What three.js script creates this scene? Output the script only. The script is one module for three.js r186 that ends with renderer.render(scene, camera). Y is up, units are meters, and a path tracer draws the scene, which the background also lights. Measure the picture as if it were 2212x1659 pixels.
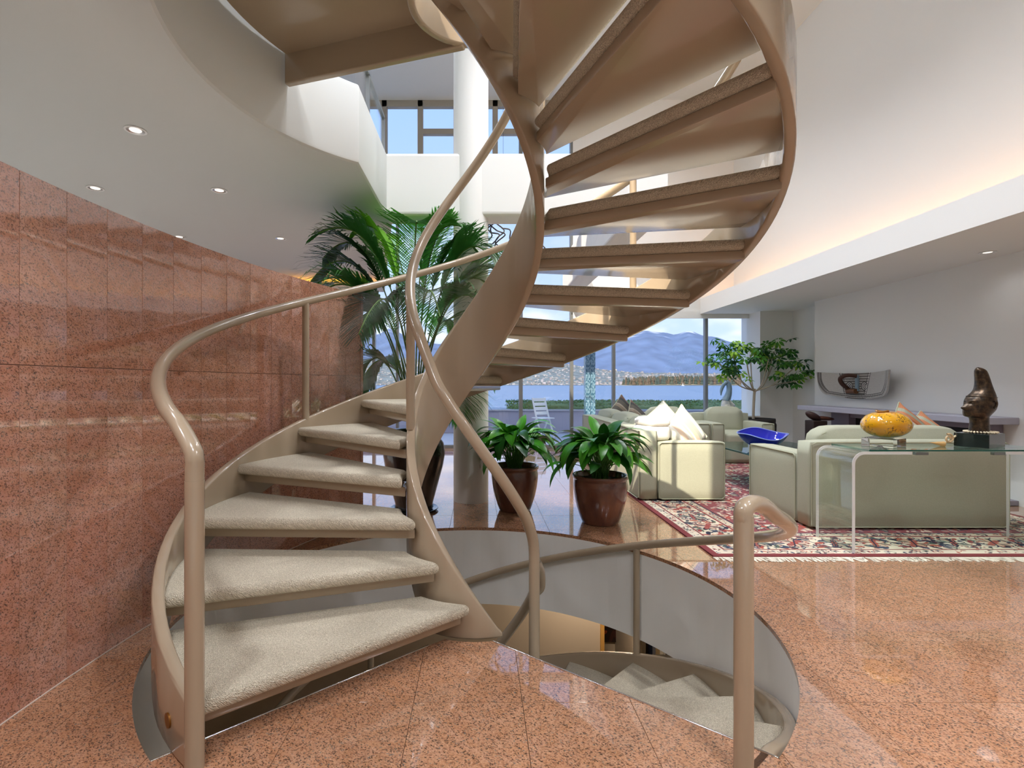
import * as THREE from 'three';
import { RoundedBoxGeometry } from 'three/addons/geometries/RoundedBoxGeometry.js';
import { mergeGeometries, mergeVertices, toCreasedNormals } from 'three/addons/utils/BufferGeometryUtils.js';
import { ImprovedNoise } from 'three/addons/math/ImprovedNoise.js';
import { RectAreaLightUniformsLib } from 'three/addons/lights/RectAreaLightUniformsLib.js';
import { Brush, Evaluator, SUBTRACTION, INTERSECTION } from 'three-bvh-csg';

// ---------------------------------------------------------------- camera, sky, sun, exposure
// Plan coordinates used below: x to the right, y up, d = distance in front of the camera (world z = -d).
const W = 2212, H = 1659, FOCAL = 1100.6;
const scene = new THREE.Scene();
const camera = new THREE.PerspectiveCamera(2 * Math.atan(H / 2 / FOCAL) * 180 / Math.PI, W / H, 0.05, 20000);
camera.position.set(0, 1.2, 0);
camera.lookAt(0, 1.2, -10);
camera.setViewOffset(W, H, 71, 0, W, H);          // shifted lens
camera.updateProjectionMatrix();
const renderer = new THREE.WebGLRenderer();
renderer.toneMapping = THREE.LinearToneMapping;
renderer.toneMappingExposure = 1.1;
renderer.shadowMap.enabled = true;
RectAreaLightUniformsLib.init();

const noise3 = new ImprovedNoise();
const fbm = (x, y, z, o = 4) => { let s = 0, a = 0.5; for (let i = 0; i < o; i++) { s += a * noise3.noise(x, y, z); x *= 2.03; y *= 2.03; z *= 2.03; a *= 0.5; } return s; };
function rng(seed) { let s = seed >>> 0; return () => { s = (s + 0x6D2B79F5) >>> 0; let t = s; t = Math.imul(t ^ (t >>> 15), t | 1); t ^= t + Math.imul(t ^ (t >>> 7), t | 61); return ((t ^ (t >>> 14)) >>> 0) / 4294967296; }; }
const lerp = (a, b, t) => a + (b - a) * t, clamp = (v, a, b) => Math.min(b, Math.max(a, v));

{ // clear winter sky with low broken cloud
  const w = 1024, h = 512, data = new Float32Array(w * h * 4);
  for (let j = 0; j < h; j++) {
    const el = (j + 0.5) / h * Math.PI - Math.PI / 2, s = Math.sin(Math.max(el, 0));
    for (let i = 0; i < w; i++) {
      const az = (i + 0.5) / w * Math.PI * 2, x = Math.cos(el) * Math.cos(az), z = Math.cos(el) * Math.sin(az);
      const t = Math.pow(s, 0.45);
      let c = [lerp(0.70, 0.20, t), lerp(0.82, 0.42, t), lerp(0.98, 0.92, t)];
      const k = 1 / (Math.max(el, 0.02) + 0.12);
      const n = fbm(x * 2.2 * k + 7, z * 2.2 * k, s * 6, 5);
      const cl = clamp((n + 0.02) * 3.2, 0, 1) * clamp(1.25 - s * 3.2, 0, 1) * 0.85;
      c = c.map((v, q) => lerp(v, [1.0, 1.0, 1.02][q], cl));
      const o = (j * w + i) * 4; data[o] = c[0]; data[o + 1] = c[1]; data[o + 2] = c[2]; data[o + 3] = 1;
    }
  }
  const sky = new THREE.DataTexture(data, w, h, THREE.RGBAFormat, THREE.FloatType);
  sky.mapping = THREE.EquirectangularReflectionMapping; sky.magFilter = THREE.LinearFilter; sky.minFilter = THREE.LinearFilter; sky.needsUpdate = true;
  scene.background = sky; scene.environment = sky;
  scene.backgroundIntensity = scene.environmentIntensity = 1.25;
}
const sun = new THREE.DirectionalLight(0xfff1dd, 7.5);
{ const toward = new THREE.Vector3(0.58, -1.15, -1.0);
  sun.position.copy(toward).multiplyScalar(-20); sun.target.position.set(0, 0, 0);
  sun.castShadow = true; sun.shadow.mapSize.set(4096, 4096);
  Object.assign(sun.shadow.camera, { left: -16, right: 16, top: 16, bottom: -16, near: 1, far: 60 });
  scene.add(sun); scene.add(sun.target); }

// ---------------------------------------------------------------- helpers
const V = (x, y, d) => new THREE.Vector3(x, y, -d);
const used = {};
function numbered(n) { const k = used[n] = (used[n] ?? -1) + 1; return k ? n + '_' + String(k).padStart(3, '0') : n; }
function tag(o, label, category, group, kind) { if (label) o.userData.label = label; if (category) o.userData.category = category; if (group) o.userData.group = group; if (kind) o.userData.kind = kind; return o; }
function shadow(o) { o.castShadow = o.receiveShadow = true; return o; }
function thing(name, label, category, pos = [0, 0, 0], turn = 0, group, kind) {
  const o = new THREE.Group(); o.name = numbered(name); o.position.copy(V(...pos)); o.rotation.y = turn; scene.add(o);
  return tag(o, label, category, group, kind);
}
function mesh(name, geo, mat, parent, label) {
  const g = Array.isArray(geo) ? merge(geo) : geo;
  const m = shadow(new THREE.Mesh(g, mat)); m.name = parent ? name : numbered(name); (parent ?? scene).add(m);
  if (label) m.userData.label = label; return m;
}
function solo(name, geo, mat, label, category, group, kind) { return tag(mesh(name, geo, mat), label, category, group, kind); }
function merge(list) { return mergeGeometries(list.map((g) => { g = g.index ? g.toNonIndexed() : g; for (const k of Object.keys(g.attributes)) if (!['position', 'normal', 'uv'].includes(k)) g.deleteAttribute(k); return g; })); }
const rbox = (w, h, l, r = 0.01, seg = 2) => new RoundedBoxGeometry(w, h, l, seg, Math.min(r, w / 2.01, h / 2.01, l / 2.01));
const box = (x0, x1, y0, y1, d0, d1) => boxUV(new THREE.BoxGeometry(x1 - x0, y1 - y0, d1 - d0).translate((x0 + x1) / 2, (y0 + y1) / 2, -(d0 + d1) / 2));
function boxUV(g) { // uv in metres, by the dominant axis of the normal
  if (g.index) g = g.toNonIndexed();
  const p = g.attributes.position, n = g.attributes.normal, uv = new Float32Array(p.count * 2);
  for (let i = 0; i < p.count; i++) {
    const ax = Math.abs(n.getX(i)), ay = Math.abs(n.getY(i)), az = Math.abs(n.getZ(i));
    const x = p.getX(i), y = p.getY(i), z = p.getZ(i);
    if (ay >= ax && ay >= az) { uv[2 * i] = x; uv[2 * i + 1] = z; } else if (ax >= az) { uv[2 * i] = z; uv[2 * i + 1] = y; } else { uv[2 * i] = x; uv[2 * i + 1] = y; }
  }
  g.setAttribute('uv', new THREE.BufferAttribute(uv, 2)); return g;
}
const tubeOf = (pts, r, seg = 60, rad = 12, closed = false) => new THREE.TubeGeometry(new THREE.CatmullRomCurve3(pts, closed, 'centripetal'), seg, r, rad, closed);
const cyl = (r0, r1, h, seg = 24) => new THREE.CylinderGeometry(r1, r0, h, seg).translate(0, h / 2, 0);
const lathe = (pts, seg = 40) => new THREE.LatheGeometry(pts.map(([r, y]) => new THREE.Vector2(r, y)), seg);
// plan polygon ([x, d] points) extruded from y0 to y1
function plan(pts, y0, y1, bevel = 0, holes = []) {
  const s = new THREE.Shape(pts.map(([x, d]) => new THREE.Vector2(x, d)));
  for (const h of holes) s.holes.push(new THREE.Path(h.map(([x, d]) => new THREE.Vector2(x, d))));
  const g = new THREE.ExtrudeGeometry(s, { depth: y1 - y0 - 2 * bevel, bevelEnabled: bevel > 0, bevelSize: bevel, bevelOffset: -bevel, bevelThickness: bevel, bevelSegments: 3, curveSegments: 24 });
  g.translate(0, 0, y0 + bevel); g.rotateX(-Math.PI / 2); return g;
}
const arc = (cx, cd, r, a0, a1, n) => Array.from({ length: n + 1 }, (_, i) => { const a = lerp(a0, a1, i / n); return [cx + r * Math.sin(a), cd + r * Math.cos(a)]; });

// ---------------------------------------------------------------- textures
function dataTex(n, fn, srgb = true) {
  const d = new Uint8Array(n * n * 4);
  for (let j = 0; j < n; j++) for (let i = 0; i < n; i++) { const c = fn(i, j), o = (j * n + i) * 4; d[o] = clamp(c[0], 0, 255); d[o + 1] = clamp(c[1], 0, 255); d[o + 2] = clamp(c[2], 0, 255); d[o + 3] = 255; }
  const t = new THREE.DataTexture(d, n, n); t.wrapS = t.wrapT = THREE.RepeatWrapping; t.magFilter = t.minFilter = THREE.LinearFilter; if (srgb) t.colorSpace = THREE.SRGBColorSpace; t.needsUpdate = true; return t;
}
function rep(t, sx, sy = sx, ox = 0, oy = 0) { const c = t.clone(); c.repeat.set(sx, sy); c.offset.set(ox, oy); c.needsUpdate = true; return c; }
function graniteTex(seed, base, pink, dark, amount) {
  const n = 1024, R = rng(seed), a = new Float32Array(n * n * 3);
  for (let j = 0; j < n; j++) for (let i = 0; i < n; i++) {
    const th = i / n * Math.PI * 2, ph = j / n * Math.PI * 2;
    const m = fbm(Math.cos(th) * 3 + 9, Math.sin(th) * 3 + Math.cos(ph) * 3, Math.sin(ph) * 3, 3) * 1.6 + (R() - 0.5) * 0.5;
    const t = clamp(0.5 + m, 0, 1), o = (j * n + i) * 3;
    for (let q = 0; q < 3; q++) a[o + q] = lerp(base[q], pink[q], t) + (R() - 0.5) * 14;
  }
  const dabs = (count, col, lo, hi, len) => { for (let k = 0; k < count; k++) {
    const x = R() * n, y = R() * n, an = R() < 0.7 ? 0.5 + (R() - 0.5) * 1.4 : R() * Math.PI, L = len * (0.4 + R()) * 0.8, wd = 0.7 + R() * 1.3, s = lo + R() * (hi - lo);
    for (let t = -L; t <= L; t++) for (let w = -wd; w <= wd; w++) {
      const px = Math.round(x + Math.cos(an) * t - Math.sin(an) * w + n) % n, py = Math.round(y + Math.sin(an) * t + Math.cos(an) * w + n) % n, o = (py * n + px) * 3;
      const f = s * (1 - Math.abs(t) / (L + 1)) ; for (let q = 0; q < 3; q++) a[o + q] = lerp(a[o + q], col[q], f);
    } } };
  dabs(9000 * amount, [216, 170, 138], 0.3, 0.7, 5);
  dabs(15000 * amount, [134, 92, 70], 0.4, 0.9, 5);
  dabs(5200 * amount, dark, 0.6, 1.0, 6);
  dabs(700 * amount, [95, 105, 105], 0.6, 1, 7);
  return dataTex(n, (i, j) => { const o = (j * n + i) * 3; return [a[o], a[o + 1], a[o + 2]]; });
}
const graniteFloor = graniteTex(11, [184, 134, 98], [190, 146, 116], [52, 42, 36], 1.5);
const graniteWall = graniteTex(23, [196, 140, 114], [206, 158, 140], [84, 66, 60], 1.0);
const Rn = rng(5);
const carpetTex = dataTex(512, () => { const v = (Rn() - 0.5) * 60; return [204 + v, 194 + v, 172 + v]; });
const carpetBump = dataTex(512, () => { const v = 128 + (Rn() - 0.5) * 250; return [v, v, v]; }, false);
const weaveBump = dataTex(256, (i, j) => { const v = 128 + 60 * Math.sin(i * Math.PI / 2) * Math.sin(j * Math.PI / 2) + (Rn() - 0.5) * 60; return [v, v, v]; }, false);
const fabricTex = dataTex(256, (i, j) => { const v = (Rn() - 0.5) * 22 + 6 * Math.sin(i * Math.PI / 2); return [176 + v, 178 + v, 156 + v]; });

// ---------------------------------------------------------------- materials
const std = (color, roughness = 0.8, o = {}) => new THREE.MeshStandardMaterial({ color, roughness, ...o });
const phy = (color, roughness = 0.5, o = {}) => new THREE.MeshPhysicalMaterial({ color, roughness, ...o });
const M = {};
M.white = std(0xf1f0eb, 0.75);
M.ceiling = std(0xd4d6d2, 0.85);
M.column = std(0xeeede8, 0.6);
M.granite = [0, 1, 2, 3].map((i) => phy([0xffffff, 0xfbf8f6, 0xfdfbf9, 0xf8f5f2][i], 0.035, { map: rep(graniteFloor, 1.1, 1.1, i * 0.27, i * 0.41), specularIntensity: 1.0, ior: 1.6, clearcoat: 0.6, clearcoatRoughness: 0.02 }));
M.graniteWall = [0, 1, 2].map((i) => phy([0xffffff, 0xf6f0ec, 0xfbf4f2][i], 0.05, { map: rep(graniteWall, 1.1, 1.1, i * 0.31, i * 0.57), ior: 1.6, clearcoat: 0.6, clearcoatRoughness: 0.02 }));
M.grout = std(0x6a5648, 0.9);
M.enamel = phy(0xa8967e, 0.24, { clearcoat: 0.6, clearcoatRoughness: 0.1 });
M.carpet = std(0xffffff, 1, { map: rep(carpetTex, 1.0), bumpMap: rep(carpetBump, 1.3), bumpScale: 0.006 });
M.chrome = std(0xd8d8d6, 0.15, { metalness: 1 });
M.mullion = std(0x8a8d8c, 0.4, { metalness: 0.5 });
M.taupeFrame = std(0xa39b8d, 0.5);
M.glass = phy(0xffffff, 0.0, { transmission: 1, thickness: 0, ior: 1.45 });
M.acrylic = phy(0xfbfffd, 0.01, { transmission: 1, thickness: 0, ior: 1.49 });
M.acrylicEdge = phy(0xffffff, 0.25, { transmission: 0.45, thickness: 0 });  // white stands in for light piped through the sheet to its edges
M.greenGlass = phy(0xd9f2ea, 0.01, { transmission: 1, thickness: 0.02, ior: 1.5, attenuationColor: new THREE.Color(0x1f7a63), attenuationDistance: 0.12 });
M.sofa = std(0xffffff, 0.95, { map: rep(fabricTex, 3), bumpMap: rep(weaveBump, 12), bumpScale: 0.001 });
M.piping = std(0xaeb096, 0.9);
M.black = std(0x14110f, 0.7);

// ---------------------------------------------------------------- spiral stair constants (axis, helix)
const AX = -0.02, AD = 2.755, A0 = -2.2697, DA = 0.3645, RISE = 0.179;
const WX = -0.05, WD = 2.755, WR = 1.51;                       // round well in the floor
const kOf = (a) => (a - A0) / DA;
const onR = (r, a, y) => V(AX + r * Math.sin(a), y, AD + r * Math.cos(a));
const HC = 2.9, SLAB = 3.53, ROOF = 6.5, XR = 5.3, ZF = 9.5, XL = -6.2, ZB = -3.2;

// ---------------------------------------------------------------- floor: slab with the stair well, granite tiles
// the landing tongue between the two flights: left edge, inner arc, right edge
const tongueL = [[-0.94, 1.712], [-0.2335, 2.336]], tongueR = [[0.065, 2.377], [0.864, 1.714]];
function lineCircle([x1, y1], [x2, y2], cx, cy, r) { // crossing beyond p1 going from p2 to p1
  const dx = x1 - x2, dy = y1 - y2, fx = x2 - cx, fy = y2 - cy, A = dx * dx + dy * dy, B = 2 * (fx * dx + fy * dy), C = fx * fx + fy * fy - r * r;
  const t = (-B + Math.sqrt(B * B - 4 * A * C)) / (2 * A); return [x2 + dx * t, y2 + dy * t];
}
const cornL = lineCircle(tongueL[0], tongueL[1], WX, WD, WR), cornR = lineCircle(tongueR[1], tongueR[0], WX, WD, WR);
const innL = lineCircle(tongueL[1], tongueL[0], AX, AD, 0.385) , innR = tongueR[0];
const angOf = ([x, d], cx, cd) => Math.atan2(x - cx, d - cd);
const hole = (() => {
  const aR = angOf(cornR, WX, WD), aL = angOf(cornL, WX, WD);        // aR ~ 2.4, aL ~ -2.5
  const big = arc(WX, WD, WR, aR, aL, 96);                            // right corner, round the back, left corner
  const b0 = angOf([-0.161, 2.399], AX, AD), b1 = angOf(innR, AX, AD);
  const inner = arc(AX, AD, 0.385, b0, b1 - 2 * Math.PI, 10);         // along the tongue tip
  return [...big, [-0.2335, 2.336], ...inner];
})();
{
  const floor = thing('floor', 'polished pink granite tile floor around the round stair well', 'floor', [0, 0, 0], 0, null, 'structure');
  const outline = [[XL, ZB], [XR + 0.1, ZB], [XR + 0.1, ZF + 0.05], [XL, ZF + 0.05]];
  const slab = mesh('slab', plan(outline, -0.64, -0.024, 0, [hole]), [M.grout, std(0xf4f4f0, 0.6)], floor, 'white drum wall of the stair well');
  const tw = 0.41, td = 0.455, ev = new Evaluator(); ev.useGroups = false;
  ev.attributes = ['position', 'normal', 'uv'];
  const cutter = new Brush(plan(hole, -0.2, 0.2)); cutter.updateMatrixWorld();
  const R = rng(77), rest = [], pale = [], list = [];
  for (let i = -16; i < 14; i++) for (let j = -12; j < 18; j++) {
    const x0 = -0.247 + i * tw, d0 = 1.92 + j * td, x1 = x0 + tw, d1 = d0 + td;
    if (x1 < XL || x0 > XR + 0.1 || d1 < ZB || d0 > ZF) continue;
    const cx = (x0 + x1) / 2, cd = (d0 + d1) / 2, dist = Math.hypot(cx, cd);
    const px = 1035 + FOCAL * cx / cd, seen = cd > 1.45 && px > -120 && px < 2330;
    list.push({ x0, x1, d0, d1, cx, cd, seen, dist });
  }
  list.sort((a, b) => a.dist - b.dist);
  const g0 = boxUV(rbox(tw - 0.0016, 0.024, td - 0.0016, 0.0008, 1)); let n = 0;
  for (const t of list) {
    let geo = g0.clone().translate(t.cx, -0.012, -t.cd);
    const ox = R(), oy = R(); { const uv = geo.attributes.uv; for (let k = 0; k < uv.count; k++) uv.setXY(k, uv.getX(k) + ox, uv.getY(k) + oy); }
    const dc = Math.hypot(t.cx - WX, t.cd - WD);
    const corners = [[t.x0, t.d0], [t.x1, t.d0], [t.x0, t.d1], [t.x1, t.d1]].map(([x, d]) => Math.hypot(x - WX, d - WD));
    if (dc < WR + 0.35) {
      const inTongue = false;
      const b = new Brush(geo); b.updateMatrixWorld();
      const res = ev.evaluate(b, cutter, SUBTRACTION); geo = res.geometry;
      if (!geo.attributes.position || geo.attributes.position.count < 3 || (geo.index && geo.index.count < 3)) continue;
      geo.clearGroups(); geo = geo.index ? geo.toNonIndexed() : geo;
      if (geo.attributes.position.count < 9) continue;
    }
    if (t.seen && n < 290 && t.cx > -1.95 - Math.max(0, t.cd - 4) ) { n++; mesh('tile', geo, M.granite[Math.floor(R() * 4)], floor); } else (t.cx < -1.9 || t.cd < -0.4 ? pale : rest).push(geo);
  }
  const far = mesh('tile_field', merge(rest), M.granite[0], floor); far.userData.kind = 'stuff';
  const hall = mesh('bounce_tile_field', merge(pale), std(0xe4e0d6, 0.5), floor, 'unseen pale tiles added to bounce neutral light onto the ceiling'); hall.userData.kind = 'stuff';  // unseen pale floor, added to bounce neutral light upward
  // steel edge strips of the tongue
  const strip = (p, q) => tubeOf([V(p[0], 0.001, p[1]), V(q[0], 0.001, q[1])], 0.004, 2, 6);
  mesh('edge_strip', strip(cornL, [-0.2335, 2.336]), M.chrome, floor); mesh('edge_strip', strip(cornR, innR), M.chrome, floor);
}

// ---------------------------------------------------------------- granite wall, faceted curve
{
  const wall = thing('wall_left', 'tall curved wall of polished pink granite panels beside the stair', 'wall', [0, 0, 0], 0, null, 'structure');
  const CX = 3.909, CD = 1.854, CR = 5.594, step = 0.0375, top = 1.985, mid = 1.27, pts = [];
  for (let i = -14; i < 0; i++) pts.push([-1.685, 1.868 + i * 0.21]);
  for (let i = 0; i <= 13; i++) { const t = 0.0025 + i * step; pts.push([CX - CR * Math.cos(t), CD + CR * Math.sin(t)]); }
  const R = rng(31), core = [];
  for (let i = 0; i < pts.length - 1; i++) {
    const [x0, d0] = pts[i], [x1, d1] = pts[i + 1], L = Math.hypot(x1 - x0, d1 - d0), an = Math.atan2(x1 - x0, d1 - d0) + (R() - 0.5) * 0.006;
    const cx = (x0 + x1) / 2, cd = (d0 + d1) / 2;
    for (const [y0, y1] of [[0, mid - 0.001], [mid + 0.001, top]]) {
      const g = boxUV(rbox(0.03, y1 - y0, L - 0.0016, 0.001, 1)); const uv = g.attributes.uv, o = R() * 3; for (let k = 0; k < uv.count; k++) uv.setXY(k, uv.getX(k) + o, uv.getY(k) + o * 1.7);
      g.rotateY(-an); g.translate(cx - 0.015, (y0 + y1) / 2, -cd);
      mesh('panel', g, M.graniteWall[Math.floor(R() * 3)], wall);
    }
    core.push(new THREE.BoxGeometry(0.10, top - 0.01, L + 0.01).rotateY(-an).translate(cx - 0.082, (top - 0.01) / 2, -cd));
  }
  mesh('core', merge(core), M.grout, wall);
  mesh('base_joint', merge(pts.slice(1).map(([x, d], i) => tubeOf([V(pts[i][0] + 0.002, 0.001, pts[i][1]), V(x + 0.002, 0.001, d)], 0.0035, 1, 6))), std(0xcbb6a6, 0.6), wall, 'pale joint along the foot of the wall');
  const [ex, ed] = pts[pts.length - 1];
  mesh('end_panel', boxUV(new THREE.BoxGeometry(0.135, top, 0.03)).rotateY(-0.49).translate(ex - 0.06, top / 2, -ed - 0.012), M.graniteWall[0], wall);
}

// ---------------------------------------------------------------- room shell
const struct = (name, geos, mat, label) => tag(mesh(name, geos, mat), label, name.split('_')[0], null, 'structure');
// ceiling slab over the left side, its edge follows the stair opening
{
  const r = 1.48, zB = WD + Math.sqrt(r * r - 0.88 * 0.88);
  const a1 = Math.atan2(-0.88, zB - WD);
  const aR = Math.PI - Math.asin(1.4 / r);                       // the opening starts right of the stair, above the viewer
  const edge = [[XL, ZB], [4.74, ZB], [4.74, WD + r * Math.cos(aR)], ...arc(WX, WD, r, aR, 2 * Math.PI + a1, 150), [-0.93, 5.45], [-1.75, ZF - 0.05], [XL, ZF - 0.05]];
  struct('ceiling', [toCreasedNormals(plan(edge, HC, SLAB, 0.035), 0.5)], M.ceiling, 'flat grey white ceiling slab with a curved edge round the stair');
  struct('trim_1', [plan([[-0.95, 5.13], [1.9, 5.13], [1.9, ZF - 0.05], [1.55, ZF - 0.05], [1.55, 5.45], [-0.95, 5.45]], HC, SLAB, 0.035)], M.white, 'white bridge beam behind the column');
}
// outer walls
{
  // back wall below, set-back upper wall with a high window through which the sun comes
  const wx0 = -1.55, wx1 = -0.01, wy0 = 3.8, wy1 = 6.44, zu = 1.1;
  struct('wall_back', [box(XL - 0.2, XR + 0.3, -0.64, HC + 0.1, ZB - 0.25, ZB), box(XL - 0.2, wx0, SLAB - 0.05, ROOF, zu - 0.2, zu), box(wx1, 4.8, SLAB - 0.05, ROOF, zu - 0.2, zu), box(wx0, wx1, SLAB - 0.05, wy0, zu - 0.2, zu), box(wx0, wx1, wy1, ROOF, zu - 0.2, zu)], M.white, 'white wall behind the viewer with a high window');
  const w = thing('window_1', 'high window in the wall behind the viewer', 'window', [0, 0, 0], 0, null, 'structure');
  mesh('pane', box(wx0, wx1, wy0, wy1, zu - 0.11, zu - 0.10), M.glass, w);
  struct('wall_outer_left', [box(XL - 0.25, XL, -0.64, ROOF, ZB - 0.25, ZF)], M.white, 'plain white wall far behind the granite wall');
  // right: fireplace wall, soffit, fascia, upper wall
  struct('wall_right', [box(XR, XR + 0.25, -0.64, 3.2, ZB - 0.25, 8.05), box(XR + 0.3, XR + 0.55, -0.64, 3.2, 7.8, ZF + 0.2), box(4.75, 5.0, 2.59, ROOF, ZB - 0.25, ZF)], M.white, 'white wall with the fireplace and the high wall above the cove');
  struct('trim_2', [box(4.1, XR + 0.5, 2.5, 2.6, ZB, ZF - 0.05), box(4.101, 4.16, 2.6, 2.78, ZB, ZF - 0.05)], M.white, 'white soffit and light cove ledge along the right wall');
  // far wall: solid above the low windows on the right, narrow return beside them
  struct('wall_far', [box(1.75, 4.8, 2.55, ROOF, ZF, ZF + 0.25), box(4.8, XR + 0.6, 2.45, 3.3, ZF, ZF + 0.25), box(5.02, XR + 0.6, -0.64, 2.6, ZF - 0.4, ZF + 0.25), box(2.45, 5.1, -0.64, 0.6, ZF - 0.05, ZF + 0.25), box(XL, -3.9, -0.64, ROOF, ZF, ZF + 0.25)], M.white, 'white far wall framing the sea windows');
  struct('trim_3', [box(2.4, 5.06, 0.58, 0.63, ZF - 0.42, ZF)], M.white, 'white window ledge behind the armchairs');
  // roof; its unseen skylight is added for daylight, placed to keep sun off furniture
  const sx0 = -1.2, sx1 = 1.2, s0 = 4.3, s1 = 6.9;
  struct('ceiling_upper', [box(XL - 0.25, XR + 0.6, ROOF, ROOF + 0.3, 0.9, s0), box(XL - 0.25, XR + 0.6, ROOF, ROOF + 0.3, s1, ZF + 0.25), box(XL - 0.25, sx0, ROOF, ROOF + 0.3, s0, s1), box(sx1, XR + 0.6, ROOF, ROOF + 0.3, s0, s1)], M.ceiling, 'high white ceiling of the upper storey');
  const k = thing('window_2', 'added flat skylight in the high ceiling', 'skylight', [0, 0, 0], 0, null, 'structure');
  mesh('pane', box(sx0, sx1, ROOF + 0.14, ROOF + 0.15, s0, s1), M.glass, k);
}
// sea windows
{
  const w = thing('window_3', 'tall glazed window wall looking out to the sea', 'window', [0, 0, 0], 0, null, 'structure');
  const vx = [-3.9, -2.95, -1.97, -1.53, 0.78, 1.75];
  const post = (x, y0, y1, wd, mat, d = 0.1) => mesh('mullion', boxUV(rbox(wd, y1 - y0, d, 0.004, 1)).translate(x, (y0 + y1) / 2, -ZF - 0.06), mat, w);
  post(-3.88, 0, ROOF, 0.06, M.mullion); post(-2.95, 0, 4.3, 0.06, M.mullion); post(-1.97, 0, 4.3, 0.055, M.mullion); post(-1.53, 0, 4.3, 0.05, M.mullion);
  post(-0.43, 0, 4.3, 0.05, M.mullion); post(0.78, 0, ROOF, 0.07, M.mullion); post(1.73, 0, ROOF, 0.06, M.mullion);
  for (const x of [-2.6, -1.77, -1.1, -0.43, 0.3]) post(x, 4.3, ROOF, 0.1, M.taupeFrame);
  const rail = (x0, x1, y, t, mat) => mesh('transom', boxUV(rbox(x1 - x0, t, 0.1, 0.004, 1)).translate((x0 + x1) / 2, y, -ZF - 0.06), mat, w);
  rail(-3.9, 1.75, 0.03, 0.06, M.mullion); rail(-3.9, 1.75, 4.3, 0.14, M.taupeFrame); rail(-3.9, 1.75, 6.44, 0.12, M.taupeFrame);
  rail(-1.1, -0.43, 5.92, 0.1, M.taupeFrame); rail(0.3, 0.78, 5.92, 0.1, M.taupeFrame); rail(0.78, 1.73, 5.92, 0.1, M.taupeFrame);
  const cols = [-3.88, -2.95, -1.97, -1.53, -0.43, 0.78, 1.73];
  for (let i = 0; i < cols.length - 1; i++) mesh('pane', box(cols[i], cols[i + 1], 0.04, 4.3, ZF + 0.055, ZF + 0.065), M.glass, w);
  const up = [-3.88, -2.6, -1.77, -1.1, -0.43, 0.3, 0.78, 1.73];
  for (let i = 0; i < up.length - 1; i++) mesh('pane', box(up[i], up[i + 1], 4.3, ROOF, ZF + 0.055, ZF + 0.065), M.glass, w);
  const v = thing('window_4', 'low wide sea window behind the sofas', 'window', [0, 0, 0], 0, null, 'structure');
  for (const x of [2.52, 4.25]) mesh('mullion', boxUV(rbox(0.055, 2.55, 0.09, 0.004, 1)).translate(x, 1.27, -ZF - 0.06), M.mullion, v);
  mesh('head_rail', boxUV(rbox(3.4, 0.06, 0.1, 0.004, 1)).translate(3.4, 2.52, -ZF - 0.06), M.mullion, v);
  mesh('head_panel', box(1.75, 5.1, 2.42, 2.56, ZF - 0.03, ZF + 0.0), M.white, v);
  for (const [a, b, y] of [[1.75, 2.52, 0.04], [2.52, 4.25, 0.6], [4.25, 5.05, 0.6]]) mesh('pane', box(a, b, y, 2.5, ZF + 0.055, ZF + 0.065), M.glass, v);
}
// column
{
  const c = thing('column', 'round white column rising through both storeys', 'column', [-0.085, 0, 5.27], 0, null, 'structure');
  mesh('shaft', cyl(0.18, 0.18, ROOF, 48), M.column, c);
}

// ---------------------------------------------------------------- spiral stair
// plate swept along the helix: radial r0..r1, from yb(a) to yt(a)
function ribbon(r0, r1, yb, yt, a0, a1, seg, rad = 0.012) {
  const n = 3, prof = [];                                     // rounded section in (r, t) with t 0 bottom .. 1 top plus offset
  const corner = (cr, sr, top, st) => { for (let i = 0; i <= n; i++) prof.push({ r: cr, sr, top, an: (st + i / n) * Math.PI / 2 }); };
  corner(r1 - rad, 1, true, 0); corner(r0 + rad, -1, true, 1); corner(r0 + rad, -1, false, 2); corner(r1 - rad, 1, false, 3);
  const P = prof.length, pos = [], uv = [], idx = [];
  for (let i = 0; i <= seg; i++) {
    const a = lerp(a0, a1, i / seg), b = yb(a), t = Math.max(yt(a), b + 2.2 * rad);
    prof.forEach((p, j) => {
      const r = p.r + rad * Math.cos(p.an), y = (p.top ? t - rad : b + rad) + rad * Math.sin(p.an), v = onR(r, a, y);
      pos.push(v.x, v.y, v.z); uv.push(a * (r0 + r1) / 2, y);
    });
  }
  for (let i = 0; i < seg; i++) for (let j = 0; j < P; j++) { const q = (j + 1) % P, A = i * P + j, B = i * P + q, C = (i + 1) * P + j, D = (i + 1) * P + q; idx.push(A, B, C, B, D, C); }
  for (let j = 1; j < P - 1; j++) { idx.push(0, j, j + 1); const o = seg * P; idx.push(o, o + j + 1, o + j); }
  const g = new THREE.BufferGeometry(); g.setAttribute('position', new THREE.Float32BufferAttribute(pos, 3)); g.setAttribute('uv', new THREE.Float32BufferAttribute(uv, 2)); g.setIndex(idx); g.computeVertexNormals();
  return toCreasedNormals(g.toNonIndexed(), 0.9);
}
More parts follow.
